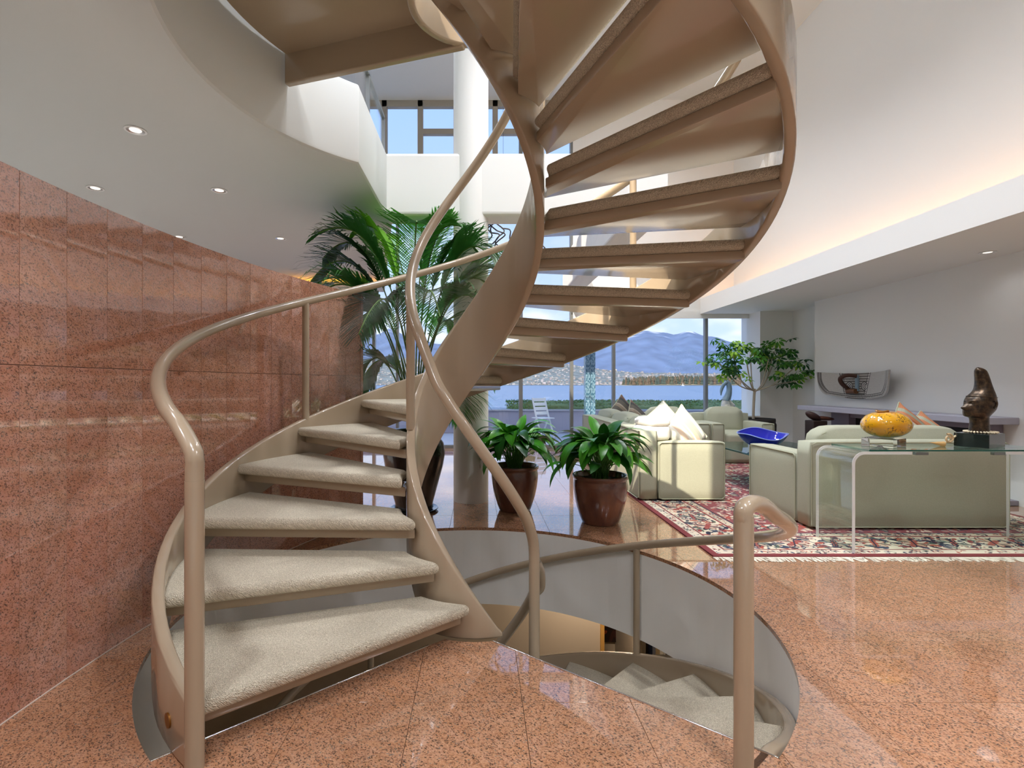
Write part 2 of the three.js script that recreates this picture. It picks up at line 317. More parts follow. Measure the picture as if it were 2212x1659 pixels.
// straight edge of a tread in plan: direction angle a, sideways offset e, from radius ri to ro
function edgePts(a, e, ri, ro) {
  const n = [Math.cos(a), -Math.sin(a)], d = [Math.sin(a), Math.cos(a)];
  const at = (r) => { const s = Math.sqrt(Math.max(r * r - e * e, 0)); return [n[0] * e + d[0] * s, n[1] * e + d[1] * s]; };
  return [at(ri), at(ro)];
}
function treadShape(ri, ro, inF = 0, inB = inF, eF = -0.304, eB = -0.202, wb = 0.374, a = 0) {
  const [f0, f1] = edgePts(a, eF + inF, ri, ro), [b0, b1] = edgePts(a + wb, eB - inB, ri, ro);
  const A = ([x, d]) => Math.atan2(x, d);
  let o0 = A(f1), o1 = A(b1); if (o1 < o0) o1 += 2 * Math.PI;
  let i0 = A(f0), i1 = A(b0); if (i1 < i0) i1 += 2 * Math.PI;
  return [...arc(0, 0, ro, o0, o1, 8), ...arc(0, 0, ri, i1, i0, 5)];
}
const carpetOf = (...e) => {
  const s = new THREE.Shape(treadShape(0.42, 1.414, 0.028, 0.028, ...e).map(([x, d]) => new THREE.Vector2(x, d)));
  let g = new THREE.ExtrudeGeometry(s, { depth: 0.004, bevelEnabled: true, bevelThickness: 0.028, bevelSize: 0.028, bevelSegments: 5, curveSegments: 12 });
  g.translate(0, 0, 0.028); g.rotateX(-Math.PI / 2); g = toCreasedNormals(g, 0.9); { const p = g.attributes.position, uv = g.attributes.uv; for (let i = 0; i < p.count; i++) uv.setXY(i, p.getX(i) + p.getY(i) * 0.5, p.getZ(i) + p.getY(i) * 0.8); } return g;
};
const panOf = (...e) => {
  const s = new THREE.Shape(treadShape(0.38, 1.44, 0.06, 0.022, ...e).map(([x, d]) => new THREE.Vector2(x, d)));
  const g = new THREE.ExtrudeGeometry(s, { depth: 0.034, bevelEnabled: true, bevelThickness: 0.008, bevelSize: 0.008, bevelOffset: -0.008, bevelSegments: 2 });
  g.translate(0, 0, -0.042); g.rotateX(-Math.PI / 2); return toCreasedNormals(g, 0.7);
};
const carpetGeo = carpetOf(), panGeo = panOf(), carpetLow = carpetOf(0.135, 0.18, 0.40), panLow = panOf(0.135, 0.18, 0.40);
function treads(stair, from, to, shift) {
  for (let n = from; n <= to; n++) {
    const t = mesh('tread', panGeo, M.enamel, stair);
    t.position.copy(V(AX, 0.1264 + RISE * (n - 1), AD)); t.rotation.y = -(A0 + DA * (n - 1) + shift);
    mesh('carpet', carpetGeo, M.carpet, t, 'beige looped carpet');
  }
}
const TUBE = 0.0275;
const helix = (r, c, a0, a1, n) => Array.from({ length: n + 1 }, (_, i) => { const a = lerp(a0, a1, i / n); return onR(r, a, RISE * kOf(a) + c); });
function ringBracket(p, r) { return new THREE.SphereGeometry(r, 12, 8).translate(p.x, p.y, p.z); }
const postAt = (r, a, y0, y1, rad = 0.024) => { const p = onR(r, a, 0); return cyl(rad, rad, y1 - y0, 20).translate(p.x, y0, p.z); };
{
  const s = thing('spiral_stair', 'taupe enamelled spiral stair with beige carpeted treads rising to the upper storey', 'staircase');
  const END = A0 + 19 * DA;                                                       // landing
  mesh('outer_stringer', ribbon(1.43, 1.475, (a) => Math.max(0.0, RISE * kOf(a)), (a) => Math.min(RISE * kOf(a) + 0.325, 3.6), -2.49, END - 0.15, 150), M.enamel, s);
  mesh('inner_stringer', ribbon(0.325, 0.37, (a) => clamp(RISE * kOf(a) + 0.09, 0.0, 3.25), (a) => Math.min(RISE * kOf(a) + 0.625, 3.6), -3.50, END - 0.5, 140), M.enamel, s);
  treads(s, 1, 19, 0);
  // landing at the top
  const far = [[AX + 1.49 * Math.sin(-1.057), AD + 1.49 * Math.cos(-1.057)], [AX + 0.35 * Math.sin(-0.2), AD + 0.35 * Math.cos(-0.2)]];
  const [l0, l1] = edgePts(END, -0.304, 0.36, 1.46).map(([x, d]) => [x + AX, d + AD]);
  const oa = Math.atan2(l1[0] - AX, l1[1] - AD), ia = Math.atan2(l0[0] - AX, l0[1] - AD);
  const ld = mesh('landing', plan([...arc(AX, AD, 1.47, oa, -1.057, 14), ...arc(AX, AD, 0.36, -0.2, ia, 24)], 3.44, 3.55, 0), M.enamel, s);
  { const dx = far[1][0] - far[0][0], dd = far[1][1] - far[0][1], L = Math.hypot(dx, dd);
    mesh('edge_beam', rbox(L, 0.30, 0.05, 0.012, 3).rotateY(Math.atan2(dd, dx)).translate((far[0][0] + far[1][0]) / 2, 3.39, -(far[0][1] + far[1][1]) / 2), M.enamel, ld); }
  mesh('well_ring', ribbon(0.325, 0.37, () => 3.25, () => 3.6, END - 0.55, 2 * Math.PI - 0.1, 50), M.enamel, ld);
  // outer handrail with newel, posts, glass
  const nA = -2.50, nP = (y) => onR(1.452, nA, y);
  mesh('newel_post', cyl(0.0285, 0.0285, 0.90, 28).translate(nP(0).x, 0, nP(0).z), M.enamel, s);
  mesh('outer_handrail', tubeOf([nP(0.88), nP(0.93), nP(0.975), onR(1.452, -2.475, 1.012), ...helix(1.452, 1.14, -2.41, END - 0.2, 110)], TUBE, 420, 16), M.enamel, s);
  for (const a of [-0.97, 0.89, 2.55]) mesh('baluster', postAt(1.452, a, RISE * kOf(a) + 0.31, RISE * kOf(a) + 1.14), M.enamel, s);
  { const g = ribbon(1.447, 1.457, (a) => RISE * kOf(a) + 0.345, (a) => RISE * kOf(a) + 1.10, -0.94, 0.86, 40, 0.001); mesh('glass_panel', g, phy(0xffffff, 0.0, { transmission: 1, thickness: 0, ior: 1.45 }), s, 'clear curved glass'); }
  // inner handrail and its posts
  const iA = 2.12 - 2 * Math.PI;
  mesh('inner_newel', cyl(0.0275, 0.0275, 1.05, 24).translate(onR(0.35, iA, 0).x, -0.73, onR(0.35, iA, 0).z), M.enamel, s);
  mesh('inner_handrail', tubeOf([onR(0.35, iA, 0.30), onR(0.35, iA + 0.01, 0.36), onR(0.35, iA + 0.06, 0.43), ...helix(0.35, 1.36, iA + 0.22, -2.6, 14), ...helix(0.35, 1.42, -2.2, END - 0.6, 60)], TUBE, 360, 16), M.enamel, s);
  mesh('baluster', postAt(0.352, -1.55, RISE * kOf(-1.55) + 0.6, RISE * kOf(-1.55) + 1.42), M.enamel, s);
  mesh('baluster', postAt(0.352, 1.6, RISE * kOf(1.6) + 0.6, RISE * kOf(1.6) + 1.42), M.enamel, s);
  const b = mesh('plug', new THREE.CylinderGeometry(0.024, 0.024, 0.006, 24).rotateX(Math.PI / 2), std(0x8a5a1e, 0.4, { metalness: 0.6 }), s, 'round brass plug'); b.position.copy(onR(1.477, -2.40, 0.10)); b.rotation.y = -(-2.40) + Math.PI;
  // steel top strip of the first stringer is part of the plate; lower flight is another stair
}
{
  const s = thing('spiral_stair', 'lower flight of the spiral stair going down into the round well', 'staircase');
  const D = -2.615;                                                               // helix offset of the lower flight
  const sh = -0.975, a1 = 2.52, aE = a1 - 13 * DA;
  mesh('outer_stringer', ribbon(1.43, 1.475, (a) => RISE * kOf(a) + D, (a) => Math.min(RISE * kOf(a) + D + 0.325, 0.0), aE, a1, 120), M.enamel, s);
  mesh('inner_stringer', ribbon(0.325, 0.37, (a) => RISE * kOf(a) + 0.09 + D, (a) => Math.min(RISE * kOf(a) + 0.3 + D, -0.06), aE - 0.6, 1.2, 100), M.enamel, s);
  for (let j = 1; j <= 12; j++) {
    const t = mesh('tread', panLow, M.enamel, s);
    t.position.copy(V(AX, -0.25 - RISE * (j - 1) - 0.06, AD)); t.rotation.y = -(1.89 - DA * (j - 1));
    mesh('carpet', carpetLow, M.carpet, t, 'beige looped carpet');
  }
  const nA = 2.535, nP = (y) => onR(1.455, nA, y);
  mesh('newel_post', cyl(0.0285, 0.0285, 0.80, 28).translate(nP(0).x, 0, nP(0).z), M.enamel, s);
  mesh('outer_handrail', tubeOf([...helix(1.452, -1.52, aE, 2.36, 90), onR(1.452, 2.45, 0.812), onR(1.453, 2.505, 0.826), nP(0.815), nP(0.77)], TUBE, 420, 16), M.enamel, s);
  for (const a of [0.91, -0.6, -2.1]) mesh('baluster', postAt(1.452, a, RISE * kOf(a) + D + 0.31, RISE * kOf(a) - 1.52, 0.0235), M.enamel, s);
  mesh('inner_handrail', tubeOf([...helix(0.35, -1.69, aE, 1.2, 50), onR(0.35, 1.55, 0.10), onR(0.35, 1.9, 0.24), onR(0.35, 2.1, 0.30)], TUBE, 260, 16), M.enamel, s);
}
// white rim lining of the stair well is the slab edge itself

// ---------------------------------------------------------------- lamps
const lampGlow = std(0xffffff, 0.6, { emissive: 0xfff4e6, emissiveIntensity: 1.0 });
const trimMat = std(0xf2f2f0, 0.4), reflectorMat = std(0xdedede, 0.25, { metalness: 0.9 });
const trimGeo = lathe([[0.052, -0.001], [0.066, -0.001], [0.068, -0.004], [0.064, -0.007], [0.054, -0.006], [0.052, -0.001]], 36);
const coneGeo = lathe([[0.053, -0.005], [0.044, -0.002], [0.036, -0.0015]], 36), lensGeo = new THREE.CylinderGeometry(0.036, 0.036, 0.002, 28).translate(0, -0.002, 0);
function downlight(x, y, d, cd, label, group, angle = 1.2, color = 0xf6f8ff) {
  const o = thing('ceiling_downlight', label, 'downlight', [x, y, d], 0, group);
  mesh('trim_ring', trimGeo, trimMat, o); mesh('reflector', coneGeo, reflectorMat, o); mesh('lens', lensGeo, lampGlow, o);
  const l = new THREE.SpotLight(color, cd, 0, angle, 1, 2); l.position.set(0, -0.02, 0); l.target.position.set(0, -1, 0); l.castShadow = true; l.shadow.radius = 4; o.add(l); o.add(l.target);
}
const K = 1.3;
for (const [x, d] of [[-2.30, 3.41], [-2.28, 4.47], [-2.32, 5.95], [-3.33, 4.42], [-3.46, 5.88], [-2.3, 2.3], [-2.3, 1.2], [-3.4, 3.0], [-3.4, 1.6], [-4.8, 3.0], [-4.8, 5.2]]) downlight(x, HC, d, 4.2 * K, 'round recessed downlight in the low ceiling above the granite wall, some of them added as fill', 'downlights of the low ceiling');  // visible lamps come first; the rest are unseen and added as fill
for (const [x, d] of [[-0.6, 0.35], [1.2, 0.5], [3.0, 0.9], [2.2, 1.6], [0.3, -1.2], [2.4, -1.2], [-1.0, 0.9], [0.9, 0.95]]) downlight(x, HC, d, 5.8 * K, 'round added fill downlight in the low ceiling over the viewer', 'added downlights over the viewer');  // unseen lamps added to light the treads and floor
for (const [x, d] of [[-1.6, 6.9], [1.4, 7.4], [2.4, 7.9], [1.9, 4.4], [1.6, 6.0], [1.5, 3.2], [-0.6, 2.2], [1.0, 2.0], [0.5, 3.1]])
  downlight(x, ROOF, d, 20 * K, 'round added fill downlight in the high ceiling', 'added downlights of the high ceiling', 1.12);  // grid added to brighten the room, spots chosen for their light
downlight(5.02, 2.5, 5.03, 0.2 * K, 'round recessed downlight in the soffit over the fireplace', 'soffit downlights');
// cove lamps: warm light strips hidden behind the ledges
function strip(name, x, y, d, len, along, power, label) {
  const o = thing(name, label, 'light strip', [x, y, d]);
  const g = along === 'd' ? rbox(0.03, 0.02, len, 0.006) : rbox(len, 0.02, 0.03, 0.006);
  mesh('tube', g, std(0xfff3d0, 0.6, { emissive: 0xffa530, emissiveIntensity: 2.0 }), o);
  const l = new THREE.RectAreaLight(0xffa614, power, along === 'd' ? 0.03 : len, along === 'd' ? len : 0.05);
  l.position.set(0, 0.02, 0); l.rotation.x = Math.PI / 2; o.add(l);
}
strip('cove_light', 4.60, 2.64, 3.0, 12.4, 'd', 22 * K, 'warm light strip behind the cove ledge of the right wall');
// second cove at the far end of the low ceiling
struct('trim_4', [box(-6.1, -1.66, 2.62, 2.66, 8.1, 8.75), box(-6.1, -1.66, 2.62, 2.76, 8.1, 8.14)], M.white, 'white light cove ledge at the far end of the low ceiling');
strip('cove_light', -3.8, 2.68, 8.4, 4.2, 'x', 14 * K, 'warm light strip behind the far cove ledge of the low ceiling');

// ---------------------------------------------------------------- room below the stair well
{
  const beige = std(0xd8cbb8, 0.85);
  struct('wall_lower', [box(-3.2, 1.36, -3.6, -0.64, 5.6, 5.75), box(-3.4, -3.2, -3.6, -0.64, 0, 6.4), box(3.4, 3.6, -3.6, -0.64, 0, 6.4), box(-3.4, 3.6, -3.6, -0.64, 6.3, 6.5), box(-3.4, 3.6, -3.6, -0.64, -0.2, 0), box(1.68, 1.74, -3.6, -0.64, 5.6, 6.3)], beige, 'beige walls of the room below the stair well');
  struct('floor_lower', [box(-3.4, 3.6, -3.75, -3.6, -0.2, 6.5)], std(0xb5a68c, 0.9), 'carpeted floor of the room below');
  struct('trim_5', [box(1.33, 1.37, -3.6, -0.7, 5.57, 5.62)], std(0xd9a85c, 0.6), 'tan door jamb in the room below');
  const p = thing('painting', 'dark painting with orange and red shapes on the wall below', 'painting', [1.52, -1.62, 6.27]);
  const cv = document.createElement('canvas'); cv.width = cv.height = 256; const c = cv.getContext('2d'), R = rng(9);
  c.fillStyle = '#2a1712'; c.fillRect(0, 0, 256, 256);
  for (let i = 0; i < 26; i++) { c.fillStyle = ['#8a3a1c', '#5c2a18', '#3c3a30', '#a4491f', '#46231a'][Math.floor(R() * 5)]; c.beginPath(); c.ellipse(R() * 256, R() * 256, 14 + R() * 26, 8 + R() * 16, R() * 3, 0, 7); c.fill(); }
  const t = new THREE.CanvasTexture(cv); t.colorSpace = THREE.SRGBColorSpace;
  mesh('canvas', new THREE.BoxGeometry(0.46, 0.7, 0.03), std(0xffffff, 0.7, { map: t }), p);
  const sh = thing('bookshelf', 'white bookshelf in the room below the stair', 'bookshelf', [2.3, -3.6, 6.1]);
  mesh('back', rbox(1.1, 2.6, 0.02).translate(0, 1.3, -0.14), M.white, sh);
  for (let i = 0; i < 7; i++) mesh('shelf', rbox(1.1, 0.03, 0.3, 0.004).translate(0, 0.05 + i * 0.4, 0), M.white, sh);
  for (const x of [-0.55, 0.55]) mesh('side', rbox(0.03, 2.6, 0.3, 0.004).translate(x, 1.3, 0), M.white, sh);
  const cols = [0xf1ede2, 0x2b3a5e, 0x6b4a63, 0xd9d2c0, 0x3a2b28, 0xe8e6e0, 0x8a8fa0, 0xb9a37c];
  const bookMats = cols.map((k) => std(k, 0.7));
  for (const [row, x0] of [[1.665, -0.5]]) { let x = x0; while (x < 0.45) { const w = 0.022 + R() * 0.03, h = 0.24 + R() * 0.09, k = Math.floor(R() * 8);
    const b = solo('book', rbox(w - 0.002, h, 0.2, 0.003, 1).translate(0, h / 2, 0), bookMats[k], ['cream', 'navy blue', 'plum', 'sand coloured', 'dark brown', 'white', 'grey', 'tan'][k] + ' book standing upright on the white shelf in the room below', 'book', 'books on the shelf below'); b.position.set(2.3 + x + w / 2, -3.6 + row + 0.001, -6.0); x += w; } }
  const o = thing('added_lamp', 'small lamp added to light the room below', 'lamp', [1.2, -0.66, 5.0]);  // added so that the lower room is not dark
  mesh('glass_shade', new THREE.SphereGeometry(0.08, 20, 12), std(0xffffff, 0.5, { emissive: 0xffe2b8, emissiveIntensity: 2 }), o);
  const l = new THREE.PointLight(0xffe6c8, 2.4 * K); l.castShadow = true; l.shadow.radius = 4; o.add(l);
}

// ---------------------------------------------------------------- soft furniture
function puff(w, h, l, bulge, r = 0.03, n = 8) {        // stuffed box: w x h x l with swollen faces
  const g = new THREE.BoxGeometry(w, h, l, n, n, n), p = g.attributes.position, v = new THREE.Vector3();
  for (let i = 0; i < p.count; i++) {
    v.fromBufferAttribute(p, i); const a = v.x / (w / 2), b = v.y / (h / 2), c = v.z / (l / 2);
    const q = (s, t) => (1 - s * s * s * s) * (1 - t * t * t * t);
    let x = v.x, y = v.y, z = v.z;
    // round the edges
    const hx = w / 2 - r, hy = h / 2 - r, hz = l / 2 - r, cx = clamp(x, -hx, hx), cy = clamp(y, -hy, hy), cz = clamp(z, -hz, hz);
    const dx = x - cx, dy = y - cy, dz = z - cz, L = Math.hypot(dx, dy, dz); if (L > 1e-9) { x = cx + dx / L * r; y = cy + dy / L * r; z = cz + dz / L * r; }
    if (Math.abs(a) > 0.999) x += Math.sign(a) * bulge * q(b, c); if (Math.abs(b) > 0.999) y += Math.sign(b) * bulge * q(a, c); if (Math.abs(c) > 0.999) z += Math.sign(c) * bulge * q(a, b);
    p.setXYZ(i, x, y, z);
  }
  g.deleteAttribute('uv'); g.deleteAttribute('normal'); let m = mergeVertices(g, 1e-4); m.computeVertexNormals(); return boxUV(m);
}
function pipeLoop(w, h, z, r = 0.006, c = 0.02) { // rectangular piping in the xy plane at depth z
  const pts = []; for (const [sx, sy] of [[1, 1], [-1, 1], [-1, -1], [1, -1]]) { pts.push(new THREE.Vector3(sx * (w / 2 - (sx * sy > 0 ? 0 : c)), sy * (h / 2 - (sx * sy > 0 ? c : 0)), z), new THREE.Vector3(sx * (w / 2 - (sx * sy > 0 ? c : 0)), sy * (h / 2 - (sx * sy > 0 ? 0 : c)), z)); }
  return new THREE.TubeGeometry(new THREE.CatmullRomCurve3(pts, true, 'catmullrom', 0.1), 64, r, 6, true);
}
// sofa: origin at the floor under its centre, front towards +z (local)
function sofa(name, label, pos, turn, len, depth, seats, group) {
  const o = thing(name, label, seats > 1 ? 'sofa' : 'armchair', pos, turn, group), arm = 0.2, ah = 0.6, bh = 0.72, bt = 0.2;
  for (const s of [-1, 1]) { const a = mesh('arm', puff(arm, ah - 0.01, depth - bt - 0.004, 0.004, 0.025, 6).translate(s * (len / 2 - arm / 2), ah / 2 + 0.005, bt / 2), M.sofa, o);
    const p = pipeLoop(arm - 0.02, ah - 0.03, 0, 0.005); mesh('piping', p.translate(s * (len / 2 - arm / 2), ah / 2 + 0.005, depth / 2 - 0.003), M.piping, a);
    const q = pipeLoop(depth - bt - 0.02, ah - 0.03, 0, 0.005).rotateY(Math.PI / 2); mesh('piping', q.translate(s * (len / 2 - 0.003), ah / 2 + 0.005, bt / 2), M.piping, a); }
  const bk = mesh('back', puff(len, bh - 0.01, bt, 0.004, 0.03, 6).translate(0, bh / 2 + 0.005, -depth / 2 + bt / 2), M.sofa, o);
  mesh('piping', pipeLoop(len - 0.02, bh - 0.03, 0, 0.005).translate(0, bh / 2 + 0.005, -depth / 2 + 0.002), M.piping, bk);
  mesh('base', puff(len - 2 * arm, 0.28, depth - bt, 0.002, 0.02, 4).translate(0, 0.145, bt / 2 - 0.01), M.sofa, o);
  const sw = (len - 2 * arm) / seats;
  for (let i = 0; i < seats; i++) {
    const x = -len / 2 + arm + sw * (i + 0.5);
    mesh('seat_cushion', puff(sw - 0.008, 0.16, depth - bt - 0.02, 0.018, 0.04).translate(x, 0.37, bt / 2), M.sofa, o);
    const c = mesh('back_cushion', puff(sw - 0.012, 0.40, 0.2, 0.035, 0.05), M.sofa, o); c.position.set(x, 0.592, -depth / 2 + bt + 0.10); c.rotation.x = -0.12;
    mesh('piping', pipeLoop(sw - 0.03, 0.38, 0, 0.006, 0.04).translate(0, 0, 0.075), M.piping, c); mesh('piping', pipeLoop(sw - 0.03, 0.38, 0, 0.006, 0.04).translate(0, 0, -0.075), M.piping, c);
  }
  return o;
}
sofa('sofa', 'sage green sofa with its back to the clear console table', [3.515, 0.012, 4.625], Math.PI, 1.63, 0.95, 2);
sofa('sofa', 'long sage green sofa standing end-on beside the potted lilies in the sun', [2.06, 0.012, 6.58], Math.PI / 2, 2.82, 0.88, 3);
const chairA = sofa('armchair', 'sage green armchair under the sea window, beside the basket with the small tree', [3.94, 0.012, 8.06], 0, 0.94, 0.92, 1, 'armchairs under the sea window');
chairA.userData.label = 'sage green armchair under the sea window, the one next to the dark woven basket';
sofa('armchair', 'sage green armchair under the sea window, the one next to the long sofa', [2.985, 0.012, 8.06], 0, 0.94, 0.92, 1, 'armchairs under the sea window');
// throw pillows
function pillowGeo(s, t) {
  const n = 14, g = new THREE.BoxGeometry(s, s, 0.01, n, n, 1), p = g.attributes.position;
  for (let i = 0; i < p.count; i++) { const x = p.getX(i), y = p.getY(i), a = x / (s / 2), b = y / (s / 2), f = Math.pow(Math.max(0, (1 - a * a) * (1 - b * b)), 0.42), k = 1 - 0.07 * ((1 - a * a) * b * b + (1 - b * b) * a * a);
    p.setXYZ(i, x * k, y * k, Math.sign(p.getZ(i)) * (0.004 + t / 2 * f)); }
  const uv = g.attributes.uv; g.computeVertexNormals(); return g;
}
function stripeTex(cols, seed) { const R = rng(seed), seq = []; let x = 0; while (x < 256) { const w = 6 + Math.floor(R() * 34); seq.push([x, x + w, cols[Math.floor(R() * cols.length)]]); x += w; }
  return dataTex(256, (i, j) => { const q = seq.find((s) => i >= s[0] && i < s[1]), v = (Math.sin(j * 0.9) + Math.sin(i * 1.7)) * 4; return q[2].map((c) => c + v); }); }
const stripesLight = std(0xffffff, 0.8, { map: stripeTex([[236, 232, 220], [214, 214, 200], [226, 200, 178], [240, 238, 230], [188, 192, 178]], 3) });
const stripesDark = std(0xffffff, 0.85, { map: stripeTex([[96, 92, 84], [140, 128, 112], [70, 72, 72], [120, 92, 84], [168, 160, 144]], 8) });
const stripesRust = std(0xffffff, 0.8, { map: stripeTex([[214, 206, 182], [176, 96, 56], [232, 222, 200], [168, 172, 150], [196, 130, 92]], 14) });
const pg = pillowGeo(0.46, 0.16);
function pillow(mat, pos, rx, ry, rz, label, group, s = 1) {
  const o = solo('throw_pillow', pg, mat, label, 'pillow', group); o.position.copy(V(...pos)); o.rotation.set(rx, ry, rz, 'YXZ'); o.scale.setScalar(s);
  const pts = []; for (let i = 0; i < 48; i++) { const t = i / 48 * 4, e = Math.floor(t), f = (t - e) * 2 - 1, c = [[f, 1], [1, -f], [-f, -1], [-1, f]][e], k = 1 - 0.07 * ((1 - c[0] * c[0]) * c[1] * c[1] + (1 - c[1] * c[1]) * c[0] * c[0]); pts.push(new THREE.Vector3(c[0] * 0.23 * k, c[1] * 0.23 * k, 0)); }
  mesh('piping', new THREE.TubeGeometry(new THREE.CatmullRomCurve3(pts, true), 96, 0.006, 6, true), M.piping, o); return o;
}
pillow(stripesLight, [2.02, 0.70, 5.62], -0.25, -0.35, 0.75, 'pale striped pillow tipped on its corner on the long sofa, behind the other pale one', 'pale striped pillows');
pillow(stripesLight, [2.23, 0.67, 5.52], -0.3, 0.45, 0.62, 'pale striped pillow leaning on the end arm of the long sofa', 'pale striped pillows');
pillow(stripesDark, [2.18, 0.72, 7.72], -0.2, 0.4, 0.72, 'dark striped pillow at the far end of the long sofa, the upper one', 'dark striped pillows');
pillow(stripesDark, [2.35, 0.68, 7.62], -0.25, 0.7, 0.9, 'dark striped pillow at the far end of the long sofa, tucked behind', 'dark striped pillows', 0.92);
pillow(stripesRust, [3.94, 0.72, 4.66], -0.3, 0.25, 0.78, 'pale pillow with rust stripes peaking above the sofa back', 'rust striped pillows', 1.0);
pillow(stripesRust, [4.16, 0.66, 4.72], -0.4, -0.1, 0.72, 'rust striped pillow half hidden behind the sofa back', 'rust striped pillows', 0.95);
{ // folded white throw on the long sofa
  const t = solo('folded_throw', [puff(0.26, 0.16, 0.34, 0.02, 0.04), puff(0.25, 0.08, 0.33, 0.015, 0.03).translate(0.01, 0.11, 0)], std(0xf2efe8, 0.95), 'folded white throw on the end arm of the long sofa', 'throw');
  t.position.copy(V(1.83, 0.69, 5.42)); t.rotation.y = 0.2;
}

// ---------------------------------------------------------------- rug
{
  const x0 = 1.62, x1 = 4.88, d0 = 3.52, d1 = 8.3, w = x1 - x0, l = d1 - d0, px = 1024, py = Math.round(1024 * l / w);
  const cv = document.createElement('canvas'); cv.width = px; cv.height = py; const c = cv.getContext('2d'), R = rng(41), S = px / w;
  const m = (v) => v * S;
  c.fillStyle = '#7c3436'; c.fillRect(0, 0, px, py);
  const frame = (a, col) => { c.fillStyle = col; c.fillRect(m(a), m(a), px - 2 * m(a), py - 2 * m(a)); };
  frame(0.05, '#d8cbb4'); frame(0.13, '#7d3a3a'); frame(0.145, '#d9ccb2'); frame(0.44, '#8a3a3c'); frame(0.46, '#cdbfa6'); frame(0.53, '#2e2b3c'); frame(0.545, '#86474a');
  const ink = ['#23263a', '#8d3a38', '#55604f', '#1d1f2c', '#a4523f', '#3a4358'];
  function rosette(x, y, r, rot) { c.save(); c.translate(x, y); c.rotate(rot); c.lineWidth = m(0.007); c.strokeStyle = ink[Math.floor(R() * 6)];
    for (let k = 0; k < 8; k++) { c.rotate(Math.PI / 4); c.beginPath(); c.ellipse(r * 0.55, 0, r * 0.42, r * 0.17, 0, 0, 7); c.fillStyle = ['#c9b79a', '#9a554c', '#d6cab4', '#858c7c'][k % 4]; c.fill(); c.stroke(); }
    c.beginPath(); c.arc(0, 0, r * 0.25, 0, 7); c.fillStyle = '#b35142'; c.fill(); c.stroke(); c.restore(); }
  function vine(x, y, dx, dy, n, amp) { c.lineWidth = m(0.009); c.strokeStyle = '#23263a'; c.beginPath(); for (let i = 0; i <= n * 8; i++) { const t = i / 8, s = Math.sin(t * Math.PI) * amp; const X = x + dx * t - dy / Math.hypot(dx, dy) * s, Y = y + dy * t + dx / Math.hypot(dx, dy) * s; i ? c.lineTo(X, Y) : c.moveTo(X, Y); } c.stroke(); }
  const ring = (a, step, fn) => { const L = px - 2 * m(a), T = py - 2 * m(a), nx = Math.round(L / m(step)), ny = Math.round(T / m(step)); for (let i = 0; i < nx; i++) { fn(m(a) + L * (i + 0.5) / nx, m(a), 0); fn(m(a) + L * (i + 0.5) / nx, py - m(a), 0); } for (let i = 0; i < ny; i++) { fn(m(a), m(a) + T * (i + 0.5) / ny, 1); fn(px - m(a), m(a) + T * (i + 0.5) / ny, 1); } };
  const bit = (x, y, s) => { c.save(); c.translate(x, y); c.rotate(R() * 6.3); c.strokeStyle = c.fillStyle = ink[Math.floor(R() * 6)]; c.lineWidth = m(0.006); const q = R(); if (q < 0.4) { c.beginPath(); c.ellipse(0, 0, m(s), m(s * 0.45), 0, 0, 7); c.fill(); } else if (q < 0.75) { c.beginPath(); c.arc(0, 0, m(s), 0, 4.2); c.stroke(); } else { c.beginPath(); c.moveTo(-m(s), 0); c.quadraticCurveTo(0, m(s), m(s), 0); c.stroke(); } c.restore(); };
  for (const [a, s, spread, cnt] of [[0.09, 0.014, 0.03, 900], [0.29, 0.03, 0.13, 3000], [0.495, 0.014, 0.03, 1100]]) for (let i = 0; i < cnt; i++) { const side = R(), off = (R() - 0.5) * 2 * spread; const t = R(); const A = m(a + off); side < 0.2 ? bit(A + t * (px - 2 * A), A, s * (0.5 + R())) : side < 0.4 ? bit(A + t * (px - 2 * A), py - A, s * (0.5 + R())) : side < 0.7 ? bit(A, A + t * (py - 2 * A), s * (0.5 + R())) : bit(px - A, A + t * (py - 2 * A), s * (0.5 + R())); }
  ring(0.29, 0.3, (x, y, s) => rosette(x, y, m(0.1), R()));
  ring(0.29, 0.3, (x, y, s) => vine(x - (s ? 0 : m(0.15)), y - (s ? m(0.15) : 0), s ? 0 : m(0.15), s ? m(0.15) : 0, 2, m(0.1)));
  c.save(); c.beginPath(); c.rect(m(0.56), m(0.56), px - m(1.12), py - m(1.12)); c.clip();
  for (let i = 0; i < 9; i++) for (let j = 0; j < 15; j++) rosette(m(0.6) + i * m(0.31) + (j % 2) * m(0.15), m(0.65) + j * m(0.31), m(0.09 + R() * 0.05), R());
  for (let i = 0; i < 4200; i++) { c.globalAlpha = 0.9; const x = R() * px, y = R() * py; bit(x, y, 0.02 * (0.5 + R())); } c.globalAlpha = 0.85;
  for (let i = 0; i < 3600; i++) { c.fillStyle = i % 3 ? '#d4c8b2' : '#a9908a'; c.beginPath(); c.ellipse(R() * px, R() * py, m(0.03), m(0.01), R() * 3, 0, 7); c.fill(); } c.restore();
  const t = new THREE.CanvasTexture(cv); t.colorSpace = THREE.SRGBColorSpace;
  const o = thing('persian_rug', 'red bordered Persian rug under the sofas and the clear console', 'rug');
  const pile = new THREE.BoxGeometry(w, 0.011, l).translate((x0 + x1) / 2, 0.0065, -(d0 + d1) / 2);
  { const p = pile.attributes.position, uv = pile.attributes.uv; for (let i = 0; i < p.count; i++) uv.setXY(i, (p.getX(i) - x0) / w, 1 - (d1 + p.getZ(i)) / l); for (let i = 0; i < p.count; i++) uv.setY(i, (-p.getZ(i) - d0) / l); }
  mesh('pile', pile, std(0xffffff, 0.95, { map: t, bumpMap: rep(weaveBump, 40), bumpScale: 0.001 }), o);
